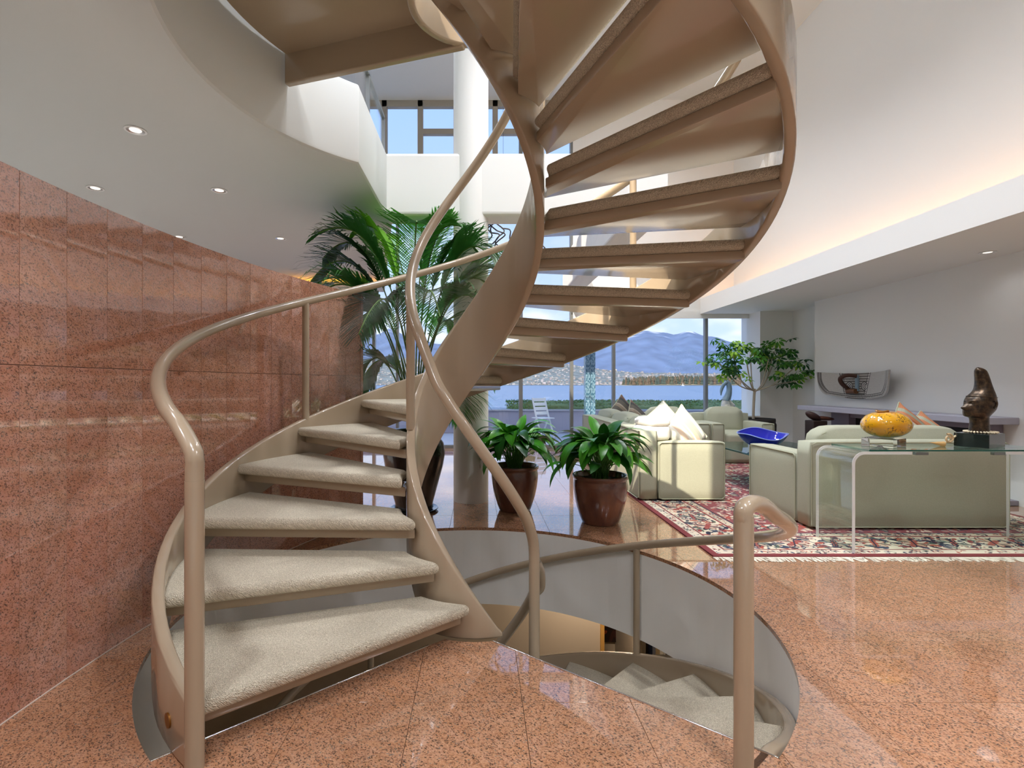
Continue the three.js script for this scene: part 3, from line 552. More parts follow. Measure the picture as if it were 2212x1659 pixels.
  const fr = []; for (let x = x0; x < x1; x += 0.012) { const L = 0.06 + R() * 0.04, an = (R() - 0.5) * (R() < 0.12 ? 1.6 : 0.5); fr.push(new THREE.BoxGeometry(0.011, 0.004, L).translate(0, 0, L / 2).rotateY(an).translate(x, 0.0035, -d0)); }
  const f = mesh('fringe', merge(fr), std(0xe8dfca, 0.95), o); f.userData.kind = 'stuff';
}

// ---------------------------------------------------------------- clear console table and what stands on it
{
  const o = thing('console_table', 'clear acrylic waterfall console with a green edged glass top', 'table', [3.37, 0.013, 3.77]);
  const L = 1.5, Hh = 0.712, T = 0.02, r = 0.09, Wd = 0.38;
  for (const s of [-1, 1]) {     // each end a bent sheet: upright and short top flap
    const sh = new THREE.Shape(); const X = L / 2;
    sh.moveTo(-X, 0); sh.lineTo(-X, Hh - r); sh.absarc(-X + r, Hh - r, r, Math.PI, Math.PI / 2, true); sh.lineTo(-X + 0.42, Hh); sh.lineTo(-X + 0.42, Hh - T); sh.lineTo(-X + r, Hh - T); sh.absarc(-X + r, Hh - r, r - T, Math.PI / 2, Math.PI, false); sh.lineTo(-X + T, 0); sh.closePath();
    const g = new THREE.ExtrudeGeometry(sh, { depth: Wd - 0.004, bevelEnabled: true, bevelSize: 0.0015, bevelThickness: 0.002, bevelSegments: 1, curveSegments: 14 }).translate(0, 0, -Wd / 2 + 0.002);
    if (s > 0) g.rotateY(Math.PI);
    const es = mesh('end_sheet', toCreasedNormals(g, 0.5), M.acrylic, o, 'clear bent acrylic sheet');
    for (const e of [-1, 1]) { const eg = new THREE.ExtrudeGeometry(sh, { depth: 0.004, bevelEnabled: false, curveSegments: 14 }).translate(0, 0, e * (Wd / 2 + 0.001) - 0.002); if (s > 0) eg.rotateY(Math.PI); mesh('piped_light_edge', eg, M.acrylicEdge, es, 'white strip standing in for light piped to the edge'); }  // edge glow is put into the white colour of these strips
  }
  const gt = mesh('glass_top', rbox(L - 0.2, 0.012, Wd, 0.002, 1).translate(0.02, Hh + 0.0065, 0), phy(0xeafaf4, 0.0, { transmission: 1, thickness: 0, ior: 1.5 }), o, 'glass sheet');
  for (const e of [-1, 1]) mesh('green_edge', rbox(L - 0.2, 0.011, 0.003, 0.001, 1).translate(0.02, Hh + 0.0065, e * (Wd / 2 + 0.001)), std(0x1d5b4e, 0.1), gt, 'green glass edge');
  for (const x of [-0.25, 0.3]) mesh('metal_clip', rbox(0.09, 0.02, 0.03, 0.003).translate(x, Hh - 0.016, Wd / 2 - 0.02), std(0x8a8f8e, 0.3, { metalness: 0.9 }), o);
}
const TOP = 0.013 + 0.712 + 0.0135;
{ // glass block with the yellow vessel
  const b = solo('glass_block', rbox(0.22, 0.062, 0.2, 0.003, 1).translate(0, 0.031, 0), phy(0xffffff, 0.01, { transmission: 1, thickness: 0.1, ior: 1.5 }), 'clear glass block under the yellow vessel on the console', 'glass block');
  b.position.copy(V(3.0, TOP, 3.78)); b.rotation.y = 0.55;
  const o = thing('yellow_vessel', 'egg shaped amber yellow vessel with dark crackle veins on the glass block', 'vessel', [3.02, TOP + 0.064, 3.78]);
  const g = new THREE.SphereGeometry(1, 56, 40), p = g.attributes.position;
  for (let i = 0; i < p.count; i++) { let x = p.getX(i), y = p.getY(i), z = p.getZ(i); const dim = Math.exp(-((x + 0.15) ** 2 * 9 + z * z * 9)) * (y > 0 ? 0.12 : 0); p.setXYZ(i, x * 0.165 * (1 - 0.06 * y), (y * (1 - dim)) * 0.102 + 0.1, z * 0.14); }
  g.computeVertexNormals();
  const t = dataTex(512, (i, j) => { const u = i / 512 * 6.283, x = Math.cos(u) * 2, z = Math.sin(u) * 2, y = j / 512 * 3; const n = fbm(x, y, z, 4), v = Math.abs(fbm(x * 2.3 + 5, y * 2.3, z * 2.3, 4)), lines = v < 0.018 && n > -0.12 ? 1 : 0, green = clamp((0.34 - j / 512) * 4 + n, 0, 0.7), red = clamp((j / 512 - 0.78) * 5 + n * 2, 0, 0.75);
    let c = [lerp(212, 232, n + 0.5), lerp(150, 176, n + 0.5), 16]; c = c.map((q, k) => lerp(q, [120, 118, 20][k], green)); c = c.map((q, k) => lerp(q, [196, 120, 70][k], red)); return c.map((q, k) => lerp(q, [40, 34, 22][k], lines)); });
  mesh('body', g, phy(0xffffff, 0.12, { map: t, clearcoat: 1, clearcoatRoughness: 0.05 }), o);
  mesh('lip', tubeOf(Array.from({ length: 18 }, (_, i) => { const a = i / 18 * 6.283; return new THREE.Vector3(-0.03 + 0.04 * Math.cos(a), 0.196 + 0.004 * Math.sin(2 * a), 0.03 * Math.sin(a)); }), 0.006, 40, 8, true), phy(0x9a6a2c, 0.2), o);
}
{ // bronze head, a plain stand-in
  const o = thing('bronze_head', 'dark bronze head in profile with a tall tapering headdress', 'sculpture', [3.70, TOP, 3.77], 0.0);
  const blk = mesh('base_block', rbox(0.25, 0.1, 0.2, 0.003).translate(0.0, 0.05, 0), phy(0x1c2624, 0.15, { clearcoat: 0.6 }), o, 'black stone block'); blk.rotation.y = 0.45;
  // head: rings of ellipses up the axis; face towards -x
  const sec = [[0.100, 0.058, -0.060, 0.060], [0.13, 0.058, -0.058, 0.056], [0.19, 0.056, -0.054, 0.054], [0.212, 0.056, -0.062, 0.056], [0.222, 0.058, -0.094, 0.062], [0.245, 0.078, -0.102, 0.070], [0.27, 0.100, -0.100, 0.076], [0.30, 0.110, -0.094, 0.080], [0.325, 0.110, -0.090, 0.082], [0.35, 0.106, -0.082, 0.080], [0.372, 0.101, -0.066, 0.076], [0.395, 0.094, -0.040, 0.068], [0.42, 0.087, -0.024, 0.058], [0.46, 0.077, -0.019, 0.048], [0.50, 0.067, -0.021, 0.042], [0.54, 0.055, -0.026, 0.036], [0.562, 0.044, -0.027, 0.030], [0.578, 0.022, -0.022, 0.016], [0.586, -0.008, -0.014, 0.004]].map(([y, b, f, w]) => [y, (b + f) / 2, (b - f) / 2, w]);
  const cv = new THREE.CatmullRomCurve3(sec.map(([y, x, a]) => new THREE.Vector3(x, y, a))), cw = new THREE.CatmullRomCurve3(sec.map(([y, , , b]) => new THREE.Vector3(b, y, 0)));
  const nu = 40, nv = 90, pos = [], idx = [];
  for (let j = 0; j <= nv; j++) { const q = cv.getPoint(j / nv), w = cw.getPoint(j / nv); for (let i = 0; i < nu; i++) { const a = i / nu * 2 * Math.PI; let x = q.x + q.z * Math.cos(a), z = w.x * Math.sin(a);
    const y = q.y, f = Math.max(0, -Math.cos(a)), s = Math.abs(Math.sin(a));
    if (f > 0.5) { const g1 = (c, r) => Math.exp(-((y - c) ** 2) / (r * r)); const cen = Math.exp(-(s * s) / 0.02);
      x -= cen * (0.036 * g1(0.283, 0.014) + 0.018 * g1(0.302, 0.016) + 0.012 * g1(0.256, 0.006) + 0.010 * g1(0.245, 0.006) + 0.006 * g1(0.230, 0.01));
      x += Math.exp(-((s - 0.34) ** 2) / 0.02) * 0.010 * g1(0.318, 0.010) - Math.exp(-((s - 0.34) ** 2) / 0.03) * 0.005 * g1(0.335, 0.006); }
    pos.push(x, y, z); } }
  for (let j = 0; j < nv; j++) for (let i = 0; i < nu; i++) { const a = j * nu + i, b = j * nu + (i + 1) % nu, c = a + nu, d = b + nu; idx.push(a, c, b, b, c, d); }
  const g = new THREE.BufferGeometry(); g.setAttribute('position', new THREE.Float32BufferAttribute(pos, 3)); g.setIndex(idx); g.computeVertexNormals();
  const uvs = []; for (let i = 0; i < pos.length; i += 3) uvs.push(pos[i] * 4 + pos[i + 2] * 4, pos[i + 1] * 4); g.setAttribute('uv', new THREE.Float32BufferAttribute(uvs, 2));
  const bt = dataTex(256, (i, j) => { const n = fbm(i / 30, j / 30, 3, 4); return [78 + n * 70, 66 + n * 50, 54 + n * 30]; });
  const br = std(0xffffff, 0.34, { map: bt, metalness: 0.75 });
  mesh('head', g, br, o);
  for (const s of [-1, 1]) mesh('ear', tubeOf([new THREE.Vector3(0.03, 0.335, s * 0.080), new THREE.Vector3(0.052, 0.33, s * 0.076), new THREE.Vector3(0.05, 0.30, s * 0.076), new THREE.Vector3(0.03, 0.288, s * 0.078)], 0.007, 16, 8), br, o);
  for (const s of [-1, 1]) mesh('eye', new THREE.SphereGeometry(0.009, 14, 10).scale(0.7, 0.7, 1.2).translate(-0.076, 0.319, s * 0.03), br, o);
  mesh('brow_band', tubeOf(Array.from({ length: 20 }, (_, i) => { const a = i / 20 * 6.283; return new THREE.Vector3(0.018 + 0.088 * Math.cos(a), 0.366 - 0.006 * Math.cos(a), 0.078 * Math.sin(a)); }), 0.003, 48, 6, true), br, o);
  // shell necklace lying round the base
  const nk = thing('shell_necklace', 'necklace of pale shells draped over the black base of the bronze head', 'necklace', [3.70, TOP + 0.101, 3.77]), shell = new THREE.SphereGeometry(0.011, 10, 8).scale(0.55, 0.7, 1.25), sm = std(0xe8d9b8, 0.5), R = rng(6);
  for (let i = 0; i < 30; i++) { const a = i / 30 * 6.283, s = mesh('shell', shell, sm, nk); s.position.set(0.012 + 0.088 * Math.cos(a), 0.008, 0.083 * Math.sin(a)); s.rotation.set(R() * 0.6, -a + 1.57 + R() * 0.5, R()); }
  const pd = thing('carved_pendant', 'curled pale pendant with a pointed tan tassel on the glass top', 'pendant', [3.495, TOP, 3.80]);
  mesh('coil', tubeOf(Array.from({ length: 16 }, (_, i) => { const a = i * 0.55, r = 0.012 + 0.0015 * i; return new THREE.Vector3(r * Math.cos(a), 0.056 + r * Math.sin(a), 0.01); }), 0.007, 50, 8), std(0xd8b98e, 0.55), pd);
  mesh('tassel', new THREE.ConeGeometry(0.02, 0.11, 12).rotateZ(1.45).translate(-0.085, 0.02, 0), std(0xc9a066, 0.8), pd);
  mesh('stem', tubeOf([new THREE.Vector3(-0.03, 0.022, 0), new THREE.Vector3(0, 0.03, 0.0), new THREE.Vector3(0.02, 0.05, 0.005), new THREE.Vector3(0.08, 0.09, 0.0)], 0.007, 20, 8), std(0xe0cfa8, 0.6), pd);
}

// ---------------------------------------------------------------- coffee table with the blue bowl
{
  const o = thing('coffee_table', 'square glass coffee table on clear acrylic legs between the sofas', 'table', [3.5, 0.013, 6.1]);
  mesh('glass_top', rbox(1.15, 0.019, 1.2, 0.003, 1).translate(0, 0.42, 0), phy(0x9fc4c6, 0.0, { transmission: 1, thickness: 0, ior: 1.5 }), o);
  for (const [x, z] of [[-0.38, 0.38], [-0.38, -0.3], [0.3, 0.38], [0.3, -0.3]]) mesh('leg', rbox(0.06, 0.405, 0.06, 0.003, 1).translate(x, 0.206, z), M.acrylic, o, 'clear acrylic leg');
  const b = thing('blue_bowl', 'cobalt blue free-form glass bowl on the coffee table', 'bowl', [3.32, 0.013 + 0.431, 5.95]);
  const nu = 64, nv = 16, sheet = (off) => { const pos = [], idx = []; for (let j = 0; j <= nv; j++) for (let i = 0; i < nu; i++) { const a = i / nu * 6.2832, t = j / nv, R = 0.26 * (1 + 0.07 * Math.cos(3 * a + 1) + 0.05 * Math.cos(2 * a)), r = R * Math.pow(t, 0.8) + off * 0.3, y = 0.012 + off + Math.pow(t, 2.2) * (0.16 + 0.04 * Math.cos(a + 1.6) + 0.016 * Math.sin(3 * a)) ; pos.push(r * Math.cos(a) * 1.02, y, r * Math.sin(a) * 0.82); }
    for (let j = 0; j < nv; j++) for (let i = 0; i < nu; i++) { const p = j * nu + i, q = j * nu + (i + 1) % nu; off > 0 ? idx.push(p, p + nu, q, q, p + nu, q + nu) : idx.push(p, q, p + nu, q, q + nu, p + nu); } return { pos, idx }; };
  const A = sheet(0), B = sheet(0.009), n = A.pos.length / 3, pos = [...A.pos, ...B.pos], idx = [...A.idx, ...B.idx.map((v) => v + n)];
  for (let i = 0; i < nu; i++) { const p = nv * nu + i, q = nv * nu + (i + 1) % nu; idx.push(p, q, p + n, q, q + n, p + n); }
  const g = new THREE.BufferGeometry(); g.setAttribute('position', new THREE.Float32BufferAttribute(pos, 3)); g.setIndex(idx); g.computeVertexNormals();
  mesh('bowl', g, phy(0x0a22b4, 0.05, { clearcoat: 1, clearcoatRoughness: 0.03 }), b);
  const rim = Array.from({ length: nu }, (_, i) => { const o = (nv * nu + i) * 3; return new THREE.Vector3(A.pos[o], A.pos[o + 1] + 0.004, A.pos[o + 2]); });
  mesh('rim', new THREE.TubeGeometry(new THREE.CatmullRomCurve3(rim, true), 128, 0.006, 8, true), phy(0x8fa4ea, 0.05, { clearcoat: 1 }), b, 'pale blue rim');
}

// ---------------------------------------------------------------- fireplace wall
{
  const stone = std(0xa9a7b2, 0.45), st2 = std(0x9e94a2, 0.6, { map: rep(dataTex(256, () => { const v = 225 + (Rn() - 0.5) * 50; return [v, v, v]; }), 2) });
  const o = thing('fireplace', 'grey stone fireplace with a long mantel shelf on the right wall', 'fireplace');
  mesh('mantel_shelf', rbox(0.34, 0.07, 2.95, 0.008).translate(XR - 0.17, 0.835, -6.47), stone, o);
  for (const [d, w] of [[7.32, 0.36], [5.25, 0.2]]) mesh('jamb', rbox(0.12, 0.79, w, 0.005).translate(XR - 0.06, 0.4, -d), st2, o);
  mesh('lintel', rbox(0.1, 0.07, 1.8, 0.005).translate(XR - 0.05, 0.765, -6.25), st2, o);
  mesh('firebox', rbox(0.02, 0.72, 1.9, 0.002).translate(XR - 0.012, 0.37, -6.25), M.black, o);
  mesh('hearth', rbox(0.4, 0.05, 2.6, 0.006).translate(XR - 0.2, 0.028, -6.3), st2, o);
  const fg = thing('carved_figure', 'small dark wooden carving on the hearth behind the sofa', 'carving', [4.86, 0.055, 7.35]);
  mesh('stand', rbox(0.2, 0.62, 0.2, 0.01).translate(0, 0.31, 0), std(0x2a1c16, 0.6), fg); mesh('body', new THREE.SphereGeometry(1, 20, 14).scale(0.12, 0.05, 0.07).rotateZ(-0.5).translate(-0.04, 0.68, 0), std(0x3a2420, 0.5), fg); mesh('tail', new THREE.SphereGeometry(1, 20, 14).scale(0.14, 0.03, 0.06).rotateZ(-0.1).translate(0.12, 0.65, 0), std(0x5a3424, 0.5), fg);
}
{ // carved wall shield
  const o = thing('wall_carving', 'wide carved wooden shield with a hooked nose hanging on the right wall', 'wall carving', [XR - 0.03, 1.18, 7.05], -Math.PI / 2);
  const w = 1.36, px = 1024, py = 320, cv = document.createElement('canvas'); cv.width = px; cv.height = py; const c = cv.getContext('2d'), R = rng(2);
  c.fillStyle = '#b9b5ad'; c.fillRect(0, 0, px, py);
  for (let i = 0; i < 1400; i++) { const v = 150 + R() * 70; c.fillStyle = `rgba(${v},${v - 4},${v - 10},0.35)`; c.fillRect(R() * px, R() * py, 4 + R() * 30, 1 + R() * 3); }
  c.fillStyle = '#6b655e'; c.beginPath(); c.moveTo(262, 0); c.lineTo(705, 0); c.lineTo(610, 320); c.lineTo(345, 320); c.fill();
  for (let r = 0; r < 9; r++) for (let x = 290 + r * 8; x < 690 - r * 9; x += 20) { c.fillStyle = '#dcd8ce'; c.beginPath(); c.moveTo(x, 24 + r * 28); c.lineTo(x + 10, 10 + r * 28); c.lineTo(x + 20, 24 + r * 28); c.fill(); }
  for (const x of [395, 600]) for (let k = 5; k > 0; k--) { c.fillStyle = k % 2 ? '#3c3834' : '#cfcabf'; c.beginPath(); c.ellipse(x, 170, 9 * k, 10 * k, 0, 0, 7); c.fill(); }
  c.strokeStyle = '#2f2b28'; c.lineWidth = 5; for (const [a, b] of [[262, 345], [300, 372], [705, 610], [668, 582]]) { c.beginPath(); c.moveTo(a, 0); c.lineTo(b, 320); c.stroke(); }
  for (const [a, b] of [[281, 358], [686, 596]]) for (let t = 0; t < 18; t++) { c.fillStyle = '#e4e0d6'; c.beginPath(); const x = lerp(a, b, t / 18), y = t * 18; c.moveTo(x - 9, y + 14); c.lineTo(x, y + 2); c.lineTo(x + 9, y + 14); c.fill(); }
  const rimPt = (s, off) => { const t = s, X = t < 0.28 ? 0 : t > 0.72 ? 1 : (t - 0.28) / 0.44; let x, y; if (t < 0.28) { const q = t / 0.28; x = 6 + 100 * q * q * q; y = q * 270; } else if (t > 0.72) { const q = (1 - t) / 0.28; x = px - 6 - 100 * q * q * q; y = q * 270; } else { x = 106 + (px - 212) * X; y = 270 + 40 * Math.sin(X * Math.PI); } const cx = px / 2, k = off / 512; return [x + (cx - x) * k, y - y * k * 1.2]; };
  for (const off of [16, 42]) for (let k = 0; k < 110; k++) { const [x, y] = rimPt(k / 110, off); c.fillStyle = '#403b37'; c.fillRect(x - 9, y - 9, 18, 18); c.fillStyle = '#e0dcd2'; c.beginPath(); c.moveTo(x - 7, y + 7); c.lineTo(x, y - 7); c.lineTo(x + 7, y + 7); c.fill(); }
  const t = new THREE.CanvasTexture(cv); t.colorSpace = THREE.SRGBColorSpace;
  // outline, curved forward at the ends
  const pts = [[-0.68, 0.19]]; for (let i = 0; i <= 10; i++) { const x = -0.68 + 1.36 * i / 10; pts.push([x, 0.165 + 0.03 * (2 * i / 10 - 1) ** 2]); } pts.shift();
  for (let i = 0; i <= 8; i++) { const a = i / 8 * Math.PI / 2; pts.push([0.68 - 0.015 - 0.16 * (1 - Math.cos(a)), 0.1 - 0.24 * Math.sin(a)]); }
  for (let i = 1; i < 8; i++) pts.push([0.505 - 1.01 * i / 8, -0.14 - 0.045 * Math.sin(i / 8 * Math.PI)]);
  for (let i = 8; i >= 0; i--) { const a = i / 8 * Math.PI / 2; pts.push([-0.68 + 0.015 + 0.16 * (1 - Math.cos(a)), 0.1 - 0.24 * Math.sin(a)]); }
  const sh = new THREE.Shape(pts.map(([x, y]) => new THREE.Vector2(x, y)));
  let g = new THREE.ExtrudeGeometry(sh, { depth: 0.022, bevelEnabled: true, bevelSize: 0.004, bevelThickness: 0.004, bevelSegments: 1 });
  { // refine in x so that the sheet can bend: cut into strips
    const ev = new Evaluator(); ev.attributes = ['position', 'normal', 'uv']; ev.useGroups = false; const out = [], N = 16; g.clearGroups();
    const b = new Brush(g); b.updateMatrixWorld();
    for (let i = 0; i < N; i++) { const x0 = -0.7 + 1.4 * i / N, cut = new Brush(new THREE.BoxGeometry(1.4 / N, 2, 1).translate(x0 + 0.7 / N, 0, 0)); cut.updateMatrixWorld(); const r = ev.evaluate(b, cut, INTERSECTION); const q = r.geometry; q.clearGroups(); if (q.attributes.position.count) out.push(q.index ? q.toNonIndexed() : q); }
    g = merge(out);
  }
  const p = g.attributes.position, uv = g.attributes.uv; for (let i = 0; i < p.count; i++) { const x = p.getX(i), y = p.getY(i); uv.setXY(i, x / w + 0.5, (y + 0.19) / 0.39); p.setZ(i, p.getZ(i) + 0.13 * (x / 0.68) ** 2); }
  g.computeVertexNormals();
  mesh('board', toCreasedNormals(g, 0.5), std(0xffffff, 0.75, { map: t }), o, 'pale carved board with a triangle border');
  const wood = std(0x4a2c1c, 0.5);
  mesh('nose', tubeOf([new THREE.Vector3(-0.13, -0.08, 0.03), new THREE.Vector3(-0.13, 0.03, 0.16), new THREE.Vector3(-0.10, 0.10, 0.20), new THREE.Vector3(-0.04, 0.14, 0.15), new THREE.Vector3(0.0, 0.13, 0.05)], 0.028, 40, 12), wood, o, 'dark hooked wooden nose');
  mesh('mouth', new THREE.CylinderGeometry(0.035, 0.035, 0.16, 20).rotateZ(Math.PI / 2).translate(-0.06, -0.08, 0.07), std(0x6a4426, 0.5), o, 'round wooden peg');
  mesh('bridge', rbox(0.05, 0.22, 0.03, 0.006).translate(0.0, 0.03, 0.04), std(0x7f94a0, 0.6), o);
  mesh('hanger', rbox(0.2, 0.05, 0.03).translate(0, 0.05, -0.013), wood, o);
}

// ---------------------------------------------------------------- plants
function leafBlade(L, Wd, droop, fold, seg = 7) { // blade along +z, up +y
  const pos = [], idx = [], uv = [];
  for (let i = 0; i <= seg; i++) { const t = i / seg, w = Wd / 2 * Math.pow(Math.sin(Math.PI * Math.pow(t, 0.8)), 0.8) * (i === seg ? 0 : 1) + 0.001, z = L * Math.sin(t * droop) / Math.max(droop, 1e-3), y = L * (Math.cos(t * droop) - 1) / Math.max(droop, 1e-3);
    for (const s of [-1, 0, 1]) { pos.push(s * w, y + Math.abs(s) * w * fold, z); uv.push(s * 0.5 + 0.5, t); } }
  for (let i = 0; i < seg; i++) for (let k = 0; k < 2; k++) { const a = i * 3 + k, b = a + 1, c = a + 3, d = b + 3; idx.push(a, c, b, b, c, d); }
  const g = new THREE.BufferGeometry(); g.setAttribute('position', new THREE.Float32BufferAttribute(pos, 3)); g.setAttribute('uv', new THREE.Float32BufferAttribute(uv, 2)); g.setIndex(idx); g.computeVertexNormals(); return g.toNonIndexed();
}
const leafMat = (c, o = {}) => phy(c, 0.38, { side: THREE.DoubleSide, transmission: 0.35, thickness: 0, specularIntensity: 0.6, ...o });
const veinTex = dataTex(128, (i, j) => { const u = Math.abs(i - 64) / 64, v = Math.sin((j + u * 40) * 0.45), d = u < 0.05 ? 40 : v > 0.85 ? 14 : 0; const n = (Rn() - 0.5) * 16; return [190 + d + n, 205 + d + n, 180 + d + n]; });
const lilyMats = [0x4c9a30, 0x62b838, 0x34762a, 0x7cc844].map((c) => leafMat(c, { map: veinTex, roughness: 0.3 }));
const glazed = (c, c2, seed) => phy(0xffffff, 0.22, { clearcoat: 0.7, clearcoatRoughness: 0.1, map: dataTex(256, (i, j) => { const u = i / 256 * 6.283, n = fbm(Math.cos(u) * 2 + seed, j / 50, Math.sin(u) * 2, 4); return c.map((v, k) => lerp(v, c2[k], clamp(0.5 + n * 1.6, 0, 1))); }), bumpMap: dataTex(256, (i, j) => { const u = i / 256 * 6.283, n = 128 + 90 * fbm(Math.cos(u) * 5 + seed, j / 20, Math.sin(u) * 5, 3); return [n, n, n]; }, false), bumpScale: 0.006 });
const potMat = glazed([122, 76, 56], [92, 58, 50], 3), soil = std(0x2a2018, 1);
const lilyLeaf = [0, 1, 2, 3, 4].map((i) => leafBlade(0.24 + i * 0.02, 0.085 + (i % 3) * 0.012, 0.7 + i * 0.25, 0.25));
const lilyStalk = std(0x4a7a2c, 0.6);
function lily(pos, R0, Hh, seed, label) {
  const o = thing('potted_peace_lily', label, 'potted plant', pos), R = rng(seed), s = R0 / 0.23;
  const pot = mesh('pot', lathe([[0.001, 0.0], [0.142 * s, 0.0], [0.155 * s, 0.01], [0.172 * s, Hh * 0.12], [0.2 * s, Hh * 0.32], [0.219 * s, Hh * 0.52], [0.229 * s, Hh * 0.70], [0.230 * s, Hh * 0.80], [0.225 * s, Hh - 0.05], [0.221 * s, Hh - 0.035], [0.236 * s, Hh - 0.03], [0.238 * s, Hh - 0.008], [0.228 * s, Hh], [0.212 * s, Hh - 0.006], [0.206 * s, Hh - 0.05], [0.2 * s, Hh - 0.06]], 56), potMat, o, 'glossy brown glazed pot');
  mesh('soil', new THREE.CylinderGeometry(0.204 * s, 0.204 * s, 0.01, 32).translate(0, Hh - 0.055, 0), soil, o);
  for (let i = 0; i < 104; i++) {
    const layer = i / 104, an = i * 2.39996 + R() * 0.5, up = lerp(0.05, 0.30, Math.pow(R(), 0.8)) * (1.15 - layer * 0.35) + 0.0, out = lerp(0.26, 0.07, layer) * (0.55 + R() * 0.7);
    const b = new THREE.Vector3((R() - 0.5) * 0.12, Hh - 0.05, (R() - 0.5) * 0.12), tip = new THREE.Vector3(Math.cos(an) * out, Hh + up + layer * 0.07, Math.sin(an) * out);
    const st = tubeOf([b, b.clone().lerp(tip, 0.55).add(new THREE.Vector3(0, 0.04, 0)), tip], 0.0035, 8, 5); mesh('stalk', st, lilyStalk, o);
    const l = mesh('leaf', lilyLeaf[Math.floor(R() * 5)], lilyMats[Math.floor(R() * 4)], o); l.position.copy(tip);
    const pitch = layer > 0.8 ? 0.9 + R() * 0.4 : lerp(-0.1, 0.7, layer) + (R() - 0.5) * 0.5; l.rotation.order = 'YXZ'; l.rotation.set(-pitch, Math.PI / 2 - an, (R() - 0.5) * 0.7); l.scale.setScalar(0.8 + R() * 0.45);
  }
}
lily([1.05, 0, 4.42], 0.23, 0.42, 101, 'peace lily in a brown glazed pot, the pot beside the end of the long sofa');
lily([0.34, 0, 4.86], 0.22, 0.43, 202, 'peace lily in a brown glazed pot, the pot beside the white column');
